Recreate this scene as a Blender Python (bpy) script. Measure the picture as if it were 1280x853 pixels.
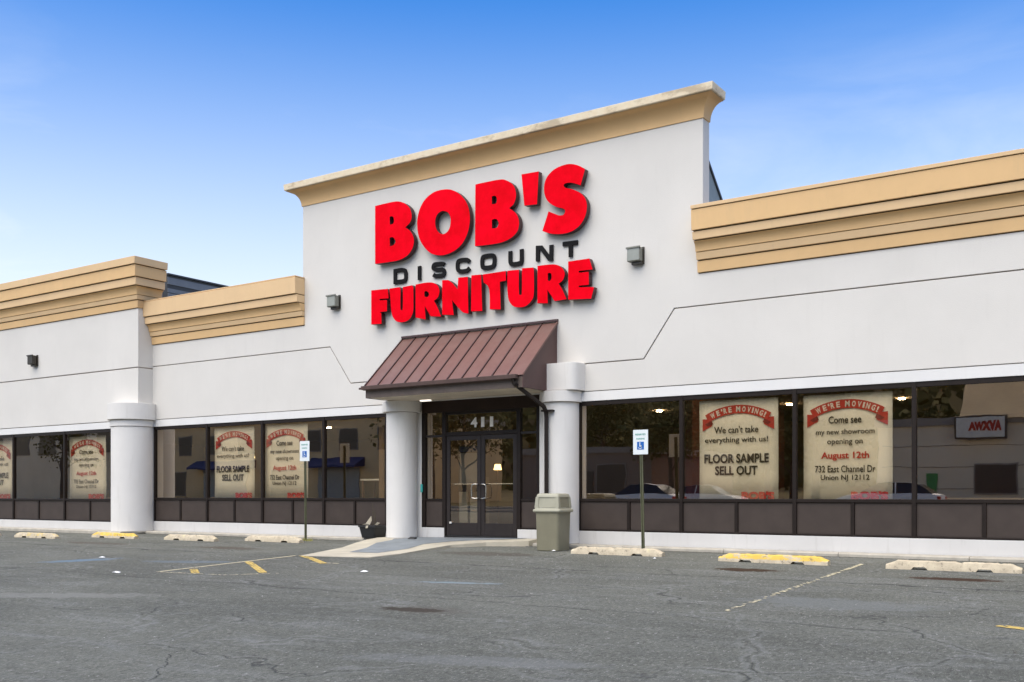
import bpy, bmesh, math, random
from mathutils import Vector, Matrix
random.seed(7)
R = math.radians
sc = bpy.context.scene
C = sc.collection
for o in list(bpy.data.objects): bpy.data.objects.remove(o)

# ---------------------------------------------------------------- camera, sky, sun, exposure
cam = bpy.data.cameras.new('camera'); camo = bpy.data.objects.new('camera', cam); C.objects.link(camo)
cam.sensor_width = 36; cam.lens = 36*1266/1280; cam.shift_y = (619-426.5)/1280; cam.clip_end = 3000; cam.clip_start = .05
camo.location = (12.614, -17.548, 1.05); camo.rotation_euler = (R(90), 0, R(33.9)); sc.camera = camo
SUN_EL, SUN_AZ = 58.0, 186.0        # azimuth clockwise from +Y: the sun stands in front of the shop, to the left
w = bpy.data.worlds.new('World'); sc.world = w; w.use_nodes = True
nt = w.node_tree; nt.nodes.clear()
def wn(t, **k):
    n = nt.nodes.new(t)
    for a, b in k.items(): setattr(n, a, b)
    return n
sky = wn('ShaderNodeTexSky', sky_type='NISHITA', sun_disc=False)
sky.sun_elevation = R(SUN_EL); sky.sun_rotation = R(SUN_AZ); sky.altitude = 50; sky.air_density = 1.0; sky.dust_density = 1.0; sky.ozone_density = 3.0
hs = wn('ShaderNodeHueSaturation'); hs.inputs['Saturation'].default_value = 1.45; hs.inputs['Hue'].default_value = .508; hs.inputs['Value'].default_value = 1.08
nt.links.new(sky.outputs[0], hs.inputs['Color'])
tc = wn('ShaderNodeTexCoord'); mp = wn('ShaderNodeMapping'); mp.inputs['Scale'].default_value = (1.6, 1.6, 6.5)
mp.inputs['Rotation'].default_value = (0, R(6), 0); mp.inputs['Location'].default_value = (.9, .35, .4)
nt.links.new(tc.outputs['Generated'], mp.inputs[0])
cn = wn('ShaderNodeTexNoise'); cn.inputs['Scale'].default_value = 1.7; cn.inputs['Detail'].default_value = 9; cn.inputs['Roughness'].default_value = .58; cn.inputs['Distortion'].default_value = .5
nt.links.new(mp.outputs[0], cn.inputs['Vector'])
cr = wn('ShaderNodeValToRGB'); cr.color_ramp.elements[0].position = .47; cr.color_ramp.elements[1].position = .72
cr.color_ramp.elements[0].color = (0, 0, 0, 1); cr.color_ramp.elements[1].color = (.75, .75, .75, 1)
nt.links.new(cn.outputs['Fac'], cr.inputs[0])
mx = wn('ShaderNodeMixRGB'); mx.inputs[2].default_value = (5.0, 5.15, 5.2, 1)
sx = wn('ShaderNodeSeparateXYZ'); nt.links.new(tc.outputs['Generated'], sx.inputs[0])
fd = wn('ShaderNodeMapRange'); fd.inputs[1].default_value = .10; fd.inputs[2].default_value = .42; fd.inputs[3].default_value = .9; fd.inputs[4].default_value = .0
nt.links.new(sx.outputs[2], fd.inputs[0]); ml = wn('ShaderNodeMath', operation='MULTIPLY'); nt.links.new(cr.outputs[0], ml.inputs[0]); nt.links.new(fd.outputs[0], ml.inputs[1])
nt.links.new(ml.outputs[0], mx.inputs[0]); nt.links.new(hs.outputs[0], mx.inputs[1])
hz = wn('ShaderNodeMapRange', interpolation_type='SMOOTHSTEP'); hz.inputs[1].default_value = .0; hz.inputs[2].default_value = .50; hz.inputs[3].default_value = 1; hz.inputs[4].default_value = 0
nt.links.new(sx.outputs[2], hz.inputs[0]); mh = wn('ShaderNodeMixRGB'); mh.inputs[2].default_value = (4.9, 5.05, 4.9, 1)
nt.links.new(hz.outputs[0], mh.inputs[0]); nt.links.new(mx.outputs[0], mh.inputs[1])
bg = wn('ShaderNodeBackground'); bg.inputs[1].default_value = 0.15
out = wn('ShaderNodeOutputWorld')
nt.links.new(mh.outputs[0], bg.inputs[0]); nt.links.new(bg.outputs[0], out.inputs[0])
sl = bpy.data.lights.new('sun', 'SUN'); sl.energy = 3.2; sl.angle = R(78); sl.color = (1, .925, .74)
so = bpy.data.objects.new('sun', sl); C.objects.link(so)
az, el = R(SUN_AZ), R(SUN_EL)
sd = Vector((math.sin(az)*math.cos(el), math.cos(az)*math.cos(el), math.sin(el)))
so.rotation_euler = sd.to_track_quat('Z', 'Y').to_euler(); so.location = sd*50
sc.view_settings.view_transform = 'Standard'; sc.view_settings.look = 'None'; sc.view_settings.gamma = 1; sc.view_settings.exposure = 0.58
sc.render.engine = 'CYCLES'; sc.cycles.max_bounces = 10; sc.cycles.transparent_max_bounces = 16; sc.cycles.glossy_bounces = 4

# ---------------------------------------------------------------- materials
class NB:
    def __init__(s, name):
        s.m = bpy.data.materials.new(name); s.m.use_nodes = True; s.t = s.m.node_tree; s.t.nodes.clear()
        s.o = s.n('ShaderNodeOutputMaterial'); s.b = s.n('ShaderNodeBsdfPrincipled'); s.l(s.b.outputs[0], s.o.inputs[0])
    def n(s, t, **k):
        x = s.t.nodes.new(t)
        for a, b in k.items(): setattr(x, a, b)
        return x
    def l(s, a, b): s.t.links.new(a, b)
    def pos(s, scale=(1, 1, 1)):
        g = s.n('ShaderNodeNewGeometry'); m = s.n('ShaderNodeMapping'); m.inputs['Scale'].default_value = scale
        s.l(g.outputs['Position'], m.inputs[0]); return m.outputs[0]
    def noise(s, scale, detail=4, rough=.55, vec=None, dist=0):
        x = s.n('ShaderNodeTexNoise'); x.inputs['Scale'].default_value = scale; x.inputs['Detail'].default_value = detail
        x.inputs['Roughness'].default_value = rough; x.inputs['Distortion'].default_value = dist
        s.l(vec if vec is not None else s.pos(), x.inputs['Vector']); return x.outputs['Fac']
    def ramp(s, f, *st):
        x = s.n('ShaderNodeValToRGB'); e = x.color_ramp.elements
        while len(e) < len(st): e.new(.5)
        for k, (p, c) in enumerate(st):
            e[k].position = p; e[k].color = (c, c, c, 1) if not hasattr(c, '__len__') else (*c, 1)
        s.l(f, x.inputs[0]); return x.outputs[0]
    def mix(s, f, a, b, mode='MIX'):
        x = s.n('ShaderNodeMixRGB', blend_type=mode)
        for i, v in enumerate((f, a, b)):
            if hasattr(v, 'links'): s.l(v, x.inputs[i])
            elif i == 0: x.inputs[0].default_value = v
            else: x.inputs[i].default_value = (*v, 1) if hasattr(v, '__len__') else (v, v, v, 1)
        return x.outputs[0]
    def math(s, op, a, b=0, c=0):
        x = s.n('ShaderNodeMath', operation=op)
        for i, v in enumerate((a, b, c)):
            if hasattr(v, 'links'): s.l(v, x.inputs[i])
            else: x.inputs[i].default_value = v
        return x.outputs[0]
    def bump(s, h, strength=.3, dist=.01):
        x = s.n('ShaderNodeBump'); x.inputs['Strength'].default_value = strength; x.inputs['Distance'].default_value = dist
        s.l(h, x.inputs['Height']); s.l(x.outputs[0], s.b.inputs['Normal'])
    def set(s, col=None, rough=None, metal=None, spec=None):
        for k, v in (('Base Color', col), ('Roughness', rough), ('Metallic', metal), ('Specular IOR Level', spec)):
            if v is None: continue
            if hasattr(v, 'links'): s.l(v, s.b.inputs[k])
            elif hasattr(v, '__len__'): s.b.inputs[k].default_value = (*v, 1)
            else: s.b.inputs[k].default_value = v
        return s.m
M = {}
def simple(name, col, rough=.6, var=.12, scale=6, bump=0, bscale=120, metal=0, spec=.5, dirt=None):
    b = NB(name)
    f = b.ramp(b.noise(scale, 6, .6), (.3, 1-var), (.7, 1+var*.6))
    c = b.mix(1, col, f, 'MULTIPLY')
    if dirt:
        st = b.ramp(b.noise(2.2, 8, .7, b.pos((3.0, 3.0, .35))), (.55, 0), (.78, dirt[1]))
        c = b.mix(st, c, dirt[0])
    b.set(c, rough, metal, spec)
    if bump: b.bump(b.noise(bscale, 5, .6), bump, .004)
    M[name] = b.m; return b.m
simple('stucco', (.650, .622, .575), .85, .06, .45, .8, 60, dirt=((.52, .495, .45), .22))
simple('white_band', (.70, .685, .66), .7, .04, 1.2, .25, 80, dirt=((.5, .49, .46), .25))
simple('column_paint', (.695, .67, .63), .8, .06, 1.0, .5, 50, dirt=((.50, .47, .42), .42))
simple('reveal', (.36, .31, .275), .9); simple('gap_shade', (.10, .06, .03), .9); simple('plinth_paint', (.60, .585, .56), .75, .06, 1.5, .3, 60, dirt=((.36, .34, .30), .5))
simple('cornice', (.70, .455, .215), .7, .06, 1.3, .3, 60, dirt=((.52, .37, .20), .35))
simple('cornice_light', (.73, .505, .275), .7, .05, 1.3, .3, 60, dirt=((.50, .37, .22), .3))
b = NB('coping')
c = b.mix(b.ramp(b.noise(1.1, 8, .75, b.pos((1, 1, 2))), (.52, 0), (.62, .7)), (.76, .65, .47), (.38, .30, .20))
c = b.mix(b.ramp(b.noise(7, 5, .6), (.4, 0), (.8, .35)), c, (.60, .40, .20)); b.set(c, .8); b.bump(b.noise(40, 4), .3, .01); M['coping'] = b.m
simple('frame', (.018, .0125, .010), .45, .2, 9, spec=.2)
simple('bronze_panel', (.058, .044, .037), .5, .14, 3, spec=.25)
simple('header', (.030, .018, .013), .55, .2, 3, spec=.2)
simple('door_metal', (.030, .024, .022), .42, .15, 4, spec=.25)
b = NB('roof_metal')
c = b.mix(b.ramp(b.noise(3.2, 7, .7), (.35, 0), (.75, .6)), (.138, .062, .048), (.185, .105, .086))
c = b.mix(b.ramp(b.noise(55, 3, .6), (.62, 0), (.8, .35)), c, (.33, .24, .22)); b.set(c, .42, 0, .6); b.bump(b.noise(4, 2), .15, .01); M['roof_metal'] = b.m
simple('awning_side', (.082, .040, .036), .5, .12, 3)
simple('seam', (.062, .030, .028), .5)
simple('gutter', (.10, .062, .052), .45, .25, 5)
simple('fascia', (.115, .085, .068), .6, .25, 4)
simple('soffit', (.60, .52, .41), .75, .18, 3)
b = NB('red_face'); c = b.mix(b.ramp(b.noise(2.2, 6, .7), (.38, 0), (.72, 1)), (.88, .0, .012), (.66, .0, .005)); b.set(c, .5, 0, .03); M['red_face'] = b.m
simple('letter_side', (.055, .012, .014), .5)
simple('black_letter', (.007, .006, .006), .6, spec=.15)
simple('concrete', (.50, .45, .36), .9, .22, 5, .5, 70, dirt=((.30, .26, .2), .4))
simple('kerb', (.42, .385, .32), .9, .22, 4, .5, 60, dirt=((.24, .21, .17), .5))
simple('slab_border', (.47, .425, .33), .9, .18, 2.5, .5, 60)
simple('slab_blue', (.205, .225, .235), .85, .2, 2.5, .5, 60)
def stop_paint(name, ycol, amount):
    b = NB(name)
    base = b.mix(b.ramp(b.noise(6, 7, .7), (.35, 0), (.7, 1)), (.58, .50, .36), (.42, .35, .25))
    y = b.ramp(b.noise(3.6, 7, .75), (amount-.03, 1), (amount+.03, 0))
    tg = b.n('ShaderNodeTexCoord'); sg_ = b.n('ShaderNodeSeparateXYZ'); b.l(tg.outputs['Generated'], sg_.inputs[0]); y = b.math('MULTIPLY', y, b.ramp(b.math('ADD', sg_.outputs[2], b.math('MULTIPLY_ADD', b.noise(9, 5, .8), .7, -.35)), (.38, 0), (.48, 1)))
    c = b.mix(y, base, ycol)
    c = b.mix(b.ramp(b.noise(14, 6, .8), (.56, 0), (.63, .85)), c, (.17, .14, .11)); b.set(c, .85); b.bump(b.noise(45, 5, .7), .6, .01); M[name] = b.m
stop_paint('stop_cream', (.58, .50, .30), .40); stop_paint('stop_yellow', (.70, .47, .09), .56); stop_paint('stop_patchy', (.62, .46, .16), .47)
simple('post_green', (.085, .088, .045), .6, .25, 12)
simple('sign_white', (.72, .76, .76), .35, .04); simple('sign_blue', (.015, .12, .42), .35, .05); simple('sign_green', (.06, .30, .24), .4, .05); simple('sign_grey', (.22, .40, .38), .4)
simple('bin_body', (.255, .235, .16), .5, .10, 3, .2, 90); simple('bin_lid', (.35, .335, .25), .45, .08, 3)
simple('dark_plastic', (.02, .02, .02), .5); simple('lamp_grey', (.20, .20, .165), .45, .2, 20); simple('lamp_dark', (.035, .028, .018), .45)
simple('lens', (.30, .31, .27), .2)
simple('paper', (.84, .81, .71), .8, .06, 2); simple('ink', (.035, .028, .02), .8); simple('print_red', (.50, .035, .022), .7); simple('print_red_dark', (.20, .012, .01), .7); simple('print_white', (.80, .76, .68), .7)
simple('siding', (.15, .165, .185), .5, .12, 2); simple('siding_dark', (.035, .038, .043), .5)
simple('brace', (.22, .27, .29), .6); simple('roofing', (.20, .20, .20), .9)
simple('chrome', (.65, .62, .56), .25, .05, metal=1)
simple('yellow_line', (.60, .43, .12), .85, .3, 9); simple('cream_line', (.56, .50, .33), .85, .3, 9); simple('litter', (.8, .8, .78), .8)
simple('leaf_dry', (.45, .40, .30), .8); simple('stem', (.07, .06, .03), .8); simple('teal', (.05, .40, .36), .4)
simple('inner_wall', (.20, .12, .06), .8, .1, 1); simple('inner_wall_red', (.20, .05, .03), .8); simple('inner_floor', (.09, .065, .045), .7, .2, 2)
simple('inner_ceiling', (.42, .31, .20), .85); simple('sofa_brown', (.10, .06, .04), .8); simple('sofa_tan', (.34, .24, .14), .8); simple('sofa_blue', (.05, .07, .14), .8); simple('wood', (.13, .06, .03), .5)
def emis(name, col, s):
    b = NB(name); b.set((.8, .8, .8), .5); b.b.inputs['Emission Color'].default_value = (*col, 1); b.b.inputs['Emission Strength'].default_value = s; M[name] = b.m
emis('lamp_glow', (1, .72, .30), 3.5); emis('ceiling_glow', (1, .78, .50), 60); emis('soffit_glow', (1, .95, .85), .9)
b = NB('glass'); t = b.n('ShaderNodeBsdfTransparent'); t.inputs[0].default_value = (.985, .955, .885, 1)
g = b.n('ShaderNodeBsdfGlossy'); g.inputs[0].default_value = (1.0, .84, .68, 1); g.inputs['Roughness'].default_value = .004
bp = b.n('ShaderNodeBump'); bp.inputs['Strength'].default_value = .10; bp.inputs['Distance'].default_value = .012; b.l(b.noise(.9, 2, .5), bp.inputs['Height']); b.l(bp.outputs[0], g.inputs['Normal'])
fr = b.n('ShaderNodeFresnel'); fr.inputs[0].default_value = 1.5
mxs = b.n('ShaderNodeMixShader'); gf = b.n('ShaderNodeNewGeometry'); b.l(b.math('MULTIPLY', b.math('MULTIPLY_ADD', fr.outputs[0], 1.2, .30), b.math('SUBTRACT', 1, gf.outputs['Backfacing'])), mxs.inputs[0]); b.l(t.outputs[0], mxs.inputs[1]); b.l(g.outputs[0], mxs.inputs[2]); b.l(mxs.outputs[0], b.o.inputs[0]); M['glass'] = b.m
simple('car_silver', (.82, .82, .82), .35, .03); simple('car_red', (.30, .03, .03), .3); simple('car_white', (.7, .7, .7), .3); simple('car_glass', (.015, .018, .02), .08); simple('tyre', (.02, .02, .02), .9); simple('tail', (.5, .01, .01), .3); simple('rim', (.4, .4, .4), .35, metal=.8)
simple('opp_cream', (.80, .68, .52), .9, .1, .4); simple('opp_tan', (.74, .55, .32), .9, .15, .4); simple('opp_trim', (.30, .27, .24), .8); simple('opp_dark', (.03, .03, .035), .3)
simple('blue_fabric', (.02, .035, .13), .8); simple('shutter', (.30, .32, .33), .5); simple('green_door', (.03, .28, .08), .5)
b = NB('brick_wall'); br = b.n('ShaderNodeTexBrick'); br.inputs['Scale'].default_value = 4; br.inputs[1].default_value = (.22, .06, .04, 1); br.inputs[2].default_value = (.16, .045, .035, 1); br.inputs[3].default_value = (.25, .2, .17, 1)
tcx = b.n('ShaderNodeTexCoord'); b.l(tcx.outputs['Object'], br.inputs[0]); b.set(br.outputs[0], .9); M['brick_wall'] = b.m
simple('bark', (.10, .075, .055), .9, .3, 8); simple('hill', (.10, .085, .035), .95, .5, .25)
b = NB('leaves'); c = b.mix(b.ramp(b.noise(.9, 5), (.35, 0), (.65, 1)), (.055, .065, .018), (.14, .12, .04)); b.set(c, .8, 0, .2); M['leaves'] = b.m
b = NB('grass_mat'); c = b.mix(b.ramp(b.noise(1.5, 6), (.35, 0), (.65, 1)), (.05, .07, .02), (.12, .11, .05)); b.set(c, .9); M['grass_mat'] = b.m
simple('road_asphalt', (.07, .072, .075), .9, .15, .5)

simple('weed', (.28, .26, .06), .9); simple('grit_pale', (.34, .335, .31), .9); simple('grit_dark', (.08, .075, .065), .9)
# asphalt of the parking lot: aggregate, patched lanes, hairline cracks, stains and ghosted paint
b = NB('asphalt')
P0 = b.pos()
sep = b.n('ShaderNodeSeparateXYZ'); b.l(P0, sep.inputs[0]); X_, Y_ = sep.outputs[0], sep.outputs[1]
c = b.mix(b.ramp(b.noise(.35, 6, .62, b.pos((.55, 1.0, 1))), (.40, 0), (.62, 1)), (.104, .106, .091), (.150, .152, .130))
c = b.mix(b.ramp(b.noise(1.1, 8, .72, b.pos((.35, 1.7, 1)), .8), (.50, 0), (.74, .55)), c, (.24, .245, .235))
c = b.mix(b.ramp(b.noise(2.4, 8, .75, b.pos((.5, 1.3, 1)), .6), (.54, 0), (.72, .40)), c, (.095, .099, .10))
c = b.mix(b.ramp(b.noise(1, 6, .95, b.pos((26, 13, 1))), (.42, .75), (.50, 0)), c, (.055, .055, .048))
c = b.mix(b.ramp(b.noise(1, 5, .95, b.pos((33, 17, 5))), (.53, 0), (.62, .62)), c, (.32, .32, .28))
c = b.mix(b.ramp(b.noise(1, 5, .9, b.pos((14, 7, 3))), (.61, 0), (.66, .8)), c, (.40, .395, .37))
wob = b.math('MULTIPLY_ADD', b.noise(.9, 6, .7), .55, -.275)
yw = b.math('ADD', Y_, wob)
def line(y0, wd, s0):                      # a wandering joint between two lanes of paving
    d = b.math('ABSOLUTE', b.math('SUBTRACT', yw, y0)); return b.ramp(b.math('DIVIDE', d, wd), (.35, s0), (1, 0))
near = b.ramp(b.math('ADD', yw, 5), (1.10, 0), (1.25, .5))   # fresher strip laid along the kerb
nb_ = b.math('MULTIPLY', near, b.ramp(b.noise(.5, 5, .6), (.35, .4), (.7, 1)))
c = b.mix(nb_, c, (.086, .086, .078))
gap = b.ramp(b.noise(1.4, 5, .6), (.38, .15), (.55, 1))
for y0, wd, s0 in ((-3.85, .05, .8), (-7.5, .04, .55), (-5.6, .03, .3)):
    c = b.mix(b.math('MULTIPLY', line(y0, wd, s0), gap), c, (.035, .036, .036))
vec = b.n('ShaderNodeMixRGB'); vec.inputs[0].default_value = .09; nz = b.n('ShaderNodeTexNoise'); nz.inputs['Scale'].default_value = 1.2; nz.inputs['Detail'].default_value = 7; b.l(P0, nz.inputs['Vector'])
b.l(P0, vec.inputs[1]); 
vm = b.n('ShaderNodeVectorMath', operation='MULTIPLY_ADD'); vm.inputs[1].default_value = (1.3, 1.3, 0); b.l(nz.outputs['Color'], vm.inputs[0]); b.l(P0, vm.inputs[2])
vo = b.n('ShaderNodeTexVoronoi', feature='DISTANCE_TO_EDGE'); vo.inputs['Scale'].default_value = .42; b.l(vm.outputs[0], vo.inputs['Vector'])
ck = b.ramp(vo.outputs['Distance'], (.002, 1), (.007, 0))
ckm = b.math('MULTIPLY', ck, b.ramp(b.noise(.55, 4), (.46, 0), (.58, .7)))
c = b.mix(ckm, c, (.045, .046, .046))
ck2 = b.math('MULTIPLY', b.ramp(vo.outputs['Distance'], (.014, 0), (.022, 1), (.05, 0)), b.ramp(b.noise(.8, 4), (.47, 0), (.60, .35)))
c = b.mix(ck2, c, (.26, .265, .255))
def blob(cx, cy, rx, ry, col, s, rot=0, soft=.35):
    global c
    dx = b.math('SUBTRACT', X_, cx); dy = b.math('SUBTRACT', Y_, cy)
    ca, sa = math.cos(rot), math.sin(rot)
    u = b.math('DIVIDE', b.math('ADD', b.math('MULTIPLY', dx, ca), b.math('MULTIPLY', dy, sa)), rx)
    v = b.math('DIVIDE', b.math('SUBTRACT', b.math('MULTIPLY', dy, ca), b.math('MULTIPLY', dx, sa)), ry)
    d = b.math('SQRT', b.math('ADD', b.math('POWER', b.math('ABSOLUTE', u), 2), b.math('POWER', b.math('ABSOLUTE', v), 2)))
    d = b.math('ADD', d, b.math('MULTIPLY_ADD', b.noise(4.5, 8, .8), 2.4, -1.2))
    c = b.mix(b.ramp(d, (1-soft, s), (1+soft, 0)), c, col)
blob(5.1, -8.44, .46, .16, (.022, .014, .009), 1, .12, .16); blob(5.25, -8.4, .75, .3, (.10, .09, .075), .5, .1)
blob(7.0, -2.85, .55, .25, (.05, .03, .018), .95); blob(10.0, -2.9, .7, .22, (.05, .028, .018), .95); blob(1.6, -2.0, 1.3, .45, (.075, .062, .05), .6)
blob(-4.5, -2.9, 1.1, .3, (.08, .06, .045), .6); blob(-9, -3.1, 1.4, .3, (.085, .065, .05), .5)
blob(-5.0, -6.1, .75, .28, (.14, .21, .28), .7, .95); blob(3.9, -6.05, .75, .1, (.22, .28, .31), .7, .2); blob(-2.6, -5.4, 1.2, .25, (.15, .19, .22), .5, .3)
blob(-.2, -9.5, 1.6, .3, (.22, .22, .20), .55, .4); blob(7.6, -10.6, 1.3, .25, (.20, .205, .2), .4, .3); blob(9.2, -5.9, 1.2, .5, (.19, .2, .195), .5)
b.set(c, .95, 0, .12)
hgt = b.math('ADD', b.math('MULTIPLY', b.noise(38, 5, .85), 1.0), b.math('MULTIPLY', ckm, -1.2)); b.bump(hgt, .9, .015)
M['asphalt'] = b.m

# ---------------------------------------------------------------- mesh helpers
def link(o, parent=None):
    C.objects.link(o)
    if parent is not None: o.parent = parent
    return o
def tag(o, label=None, cat=None, group=None, kind=None):
    for k, v in (('label', label), ('category', cat), ('group', group), ('kind', kind)):
        if v: o[k] = v
    return o
def thing(name, label, cat, loc=(0, 0, 0), rz=0, group=None, kind=None):
    o = bpy.data.objects.new(name, None); link(o); o.empty_display_size = .2; o.location = loc; o.rotation_euler = (0, 0, rz)
    return tag(o, label, cat, group, kind)
class MB:
    def __init__(s): s.v = []; s.f = []; s.mi = []; s.mats = []
    def m(s, mat):
        if mat not in s.mats: s.mats.append(mat)
        return s.mats.index(mat)
    def add(s, vs, fs, mat):
        k = len(s.v); s.v += [tuple(p) for p in vs]; i = s.m(mat)
        for f in fs: s.f.append(tuple(a+k for a in f)); s.mi.append(i)
    def box(s, x0, x1, y0, y1, z0, z1, mat):
        s.add([(x, y, z) for z in (z0, z1) for x, y in ((x0, y0), (x1, y0), (x1, y1), (x0, y1))],
              [(3, 2, 1, 0), (4, 5, 6, 7), (0, 1, 5, 4), (1, 2, 6, 5), (2, 3, 7, 6), (3, 0, 4, 7)], mat)
    def prism_y(s, pts, y0, y1, mat):      # pts (x,z) counter-clockwise seen from the front
        n = len(pts); s.add([(x, y0, z) for x, z in pts]+[(x, y1, z) for x, z in pts],
              [tuple(range(n)), tuple(range(2*n-1, n-1, -1))]+[((i+1) % n, i, i+n, (i+1) % n+n) for i in range(n)], mat)
    def prism_x(s, pts, x0, x1, mat):      # pts (y,z)
        n = len(pts); s.add([(x0, y, z) for y, z in pts]+[(x1, y, z) for y, z in pts],
              [tuple(range(n)), tuple(range(2*n-1, n-1, -1))]+[((i+1) % n, i, i+n, (i+1) % n+n) for i in range(n)], mat)
    def prism_z(s, pts, z0, z1, mat):
        n = len(pts); s.add([(x, y, z0) for x, y in pts]+[(x, y, z1) for x, y in pts],
              [tuple(range(n)), tuple(range(2*n-1, n-1, -1))]+[((i+1) % n, i, i+n, (i+1) % n+n) for i in range(n)], mat)
    def cyl(s, cx, cy, z0, z1, r0, r1, mat, n=32, cap=True):
        a = [2*math.pi*i/n for i in range(n)]
        vs = [(cx+r0*math.cos(t), cy+r0*math.sin(t), z0) for t in a]+[(cx+r1*math.cos(t), cy+r1*math.sin(t), z1) for t in a]
        fs = [(i, (i+1) % n, (i+1) % n+n, i+n) for i in range(n)]
        if cap: fs += [tuple(range(n-1, -1, -1)), tuple(range(n, 2*n))]
        s.add(vs, fs, mat)
    def tube(s, pts, r, mat, n=8, square=False):
        rings = []
        for i, p in enumerate(pts):
            p = Vector(p); d = (Vector(pts[min(i+1, len(pts)-1)])-Vector(pts[max(i-1, 0)])).normalized()
            u = d.cross(Vector((0, 0, 1)) if abs(d.z) < .9 else Vector((0, 1, 0))).normalized(); v = d.cross(u)
            rr = r[i] if hasattr(r, '__len__') else r
            rings.append([p+(u*math.cos(2*math.pi*(k+.5*square)/n)+v*math.sin(2*math.pi*(k+.5*square)/n))*rr for k in range(n)])
        vs = [q for g in rings for q in g]; L = len(pts)
        fs = [(j*n+k, j*n+(k+1) % n, (j+1)*n+(k+1) % n, (j+1)*n+k) for j in range(L-1) for k in range(n)]
        fs += [tuple(range(n-1, -1, -1)), tuple((L-1)*n+k for k in range(n))]
        s.add(vs, fs, mat)
    def sweep(s, path, prof, mat):         # path in plan, prof (outward, z); outward is to the right of travel
        nrm = []
        for i in range(len(path)-1):
            d = Vector(path[i+1])-Vector(path[i]); d.normalize(); nrm.append(Vector((d.y, -d.x)))
        off = []
        for i in range(len(path)):
            if i == 0: o = nrm[0]
            elif i == len(path)-1: o = nrm[-1]
            else: o = (nrm[i-1]+nrm[i]); o = o/(o.length_squared)*2 if o.length_squared > 1e-6 else nrm[i]
            off.append(o)
        n = len(prof); vs = [(path[i][0]+off[i].x*p, path[i][1]+off[i].y*p, z) for i in range(len(path)) for p, z in prof]
        fs = [(i*n+k, i*n+(k+1) % n, (i+1)*n+(k+1) % n, (i+1)*n+k) for i in range(len(path)-1) for k in range(n)]
        fs += [tuple(range(n-1, -1, -1)), tuple((len(path)-1)*n+k for k in range(n))]
        s.add(vs, fs, mat)
    def mesh(s, name, loc=(0, 0, 0), smooth=None):
        me = bpy.data.meshes.new(name); me.from_pydata([(x-loc[0], y-loc[1], z-loc[2]) for x, y, z in s.v], [], s.f)
        for mn in s.mats: me.materials.append(M[mn])
        me.polygons.foreach_set('material_index', s.mi)
        bm = bmesh.new(); bm.from_mesh(me); bmesh.ops.recalc_face_normals(bm, faces=bm.faces)
        if smooth:
            lim = R(smooth)
            for f in bm.faces: f.smooth = True
            for e in bm.edges:
                if len(e.link_faces) == 2 and e.calc_face_angle(0) > lim: e.smooth = False
        bm.to_mesh(me); bm.free(); return me
    def obj(s, name, parent=None, bevel=0, loc=(0, 0, 0), smooth=None, seg=2):
        o = bpy.data.objects.new(name, s.mesh(name, loc, smooth)); link(o, parent)
        if parent is None: o.location = loc
        if bevel:
            md = o.modifiers.new('bevel', 'BEVEL'); md.width = bevel; md.segments = seg; md.limit_method = 'ANGLE'; md.harden_normals = False
        return o
def box(name, parent, x0, x1, y0, y1, z0, z1, mat, bevel=0):
    m_ = MB(); m_.box(x0, x1, y0, y1, z0, z1, mat); return m_.obj(name, parent, bevel)
def copy_tree(o, parent=None):
    c_ = o.copy(); C.objects.link(c_); c_.parent = parent
    for ch in list(o.children): copy_tree(ch, c_)
    return c_
_tmp = bpy.data.objects
def curve_mesh(cu, mat, side=None):
    o = bpy.data.objects.new('t', cu); C.objects.link(o); dg = bpy.context.evaluated_depsgraph_get()
    me = bpy.data.meshes.new_from_object(o.evaluated_get(dg)); bpy.data.objects.remove(o)
    me.materials.clear(); me.materials.append(M[mat])
    if side:
        me.materials.append(M[side])
        for p in me.polygons: p.material_index = 0 if p.normal.z > .35 else 1
    else:
        for p in me.polygons: p.material_index = 0
    me.transform(Matrix(((1, 0, 0, 0), (0, 0, -1, 0), (0, 1, 0, 0), (0, 0, 0, 1))))    # lies in XZ, faces -Y
    return me
def outline(loops, depth, mat, side, cx, cz, bev=0):
    cu = bpy.data.curves.new('o', 'CURVE'); cu.dimensions = '2D'; cu.fill_mode = 'BOTH'; cu.extrude = depth/2-bev; cu.bevel_depth = bev; cu.bevel_resolution = 1
    if bev: cu.offset = -bev
    for L in loops:
        sp = cu.splines.new('POLY'); sp.points.add(len(L)-1); sp.use_cyclic_u = True
        for i, (x, z) in enumerate(L): sp.points[i].co = (x-cx, z-cz, 0, 1)
    return curve_mesh(cu, mat, side)
def smooth_loop(L, k=6, cyc=True):         # points carrying a third value are corners
    n = len(L); res = []
    for i in range(n if cyc else n-1):
        p1, p2 = L[i], L[(i+1) % n]; p0 = L[i-1] if (cyc or i > 0) else p1; p3 = L[(i+2) % n] if (cyc or i+2 < n) else p2
        if len(p1) > 2: p0 = p1
        if len(p2) > 2: p3 = p2
        st = 1 if (len(p1) > 2 and len(p2) > 2) else k
        for j in range(st):
            t = j/st
            res.append(tuple(.5*(2*p1[a]+(p2[a]-p0[a])*t+(2*p0[a]-5*p1[a]+4*p2[a]-p3[a])*t*t+(3*p1[a]-p0[a]-3*p2[a]+p3[a])*t**3) for a in (0, 1)))
    if not cyc: res.append(tuple(L[-1][:2]))
    return res
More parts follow.
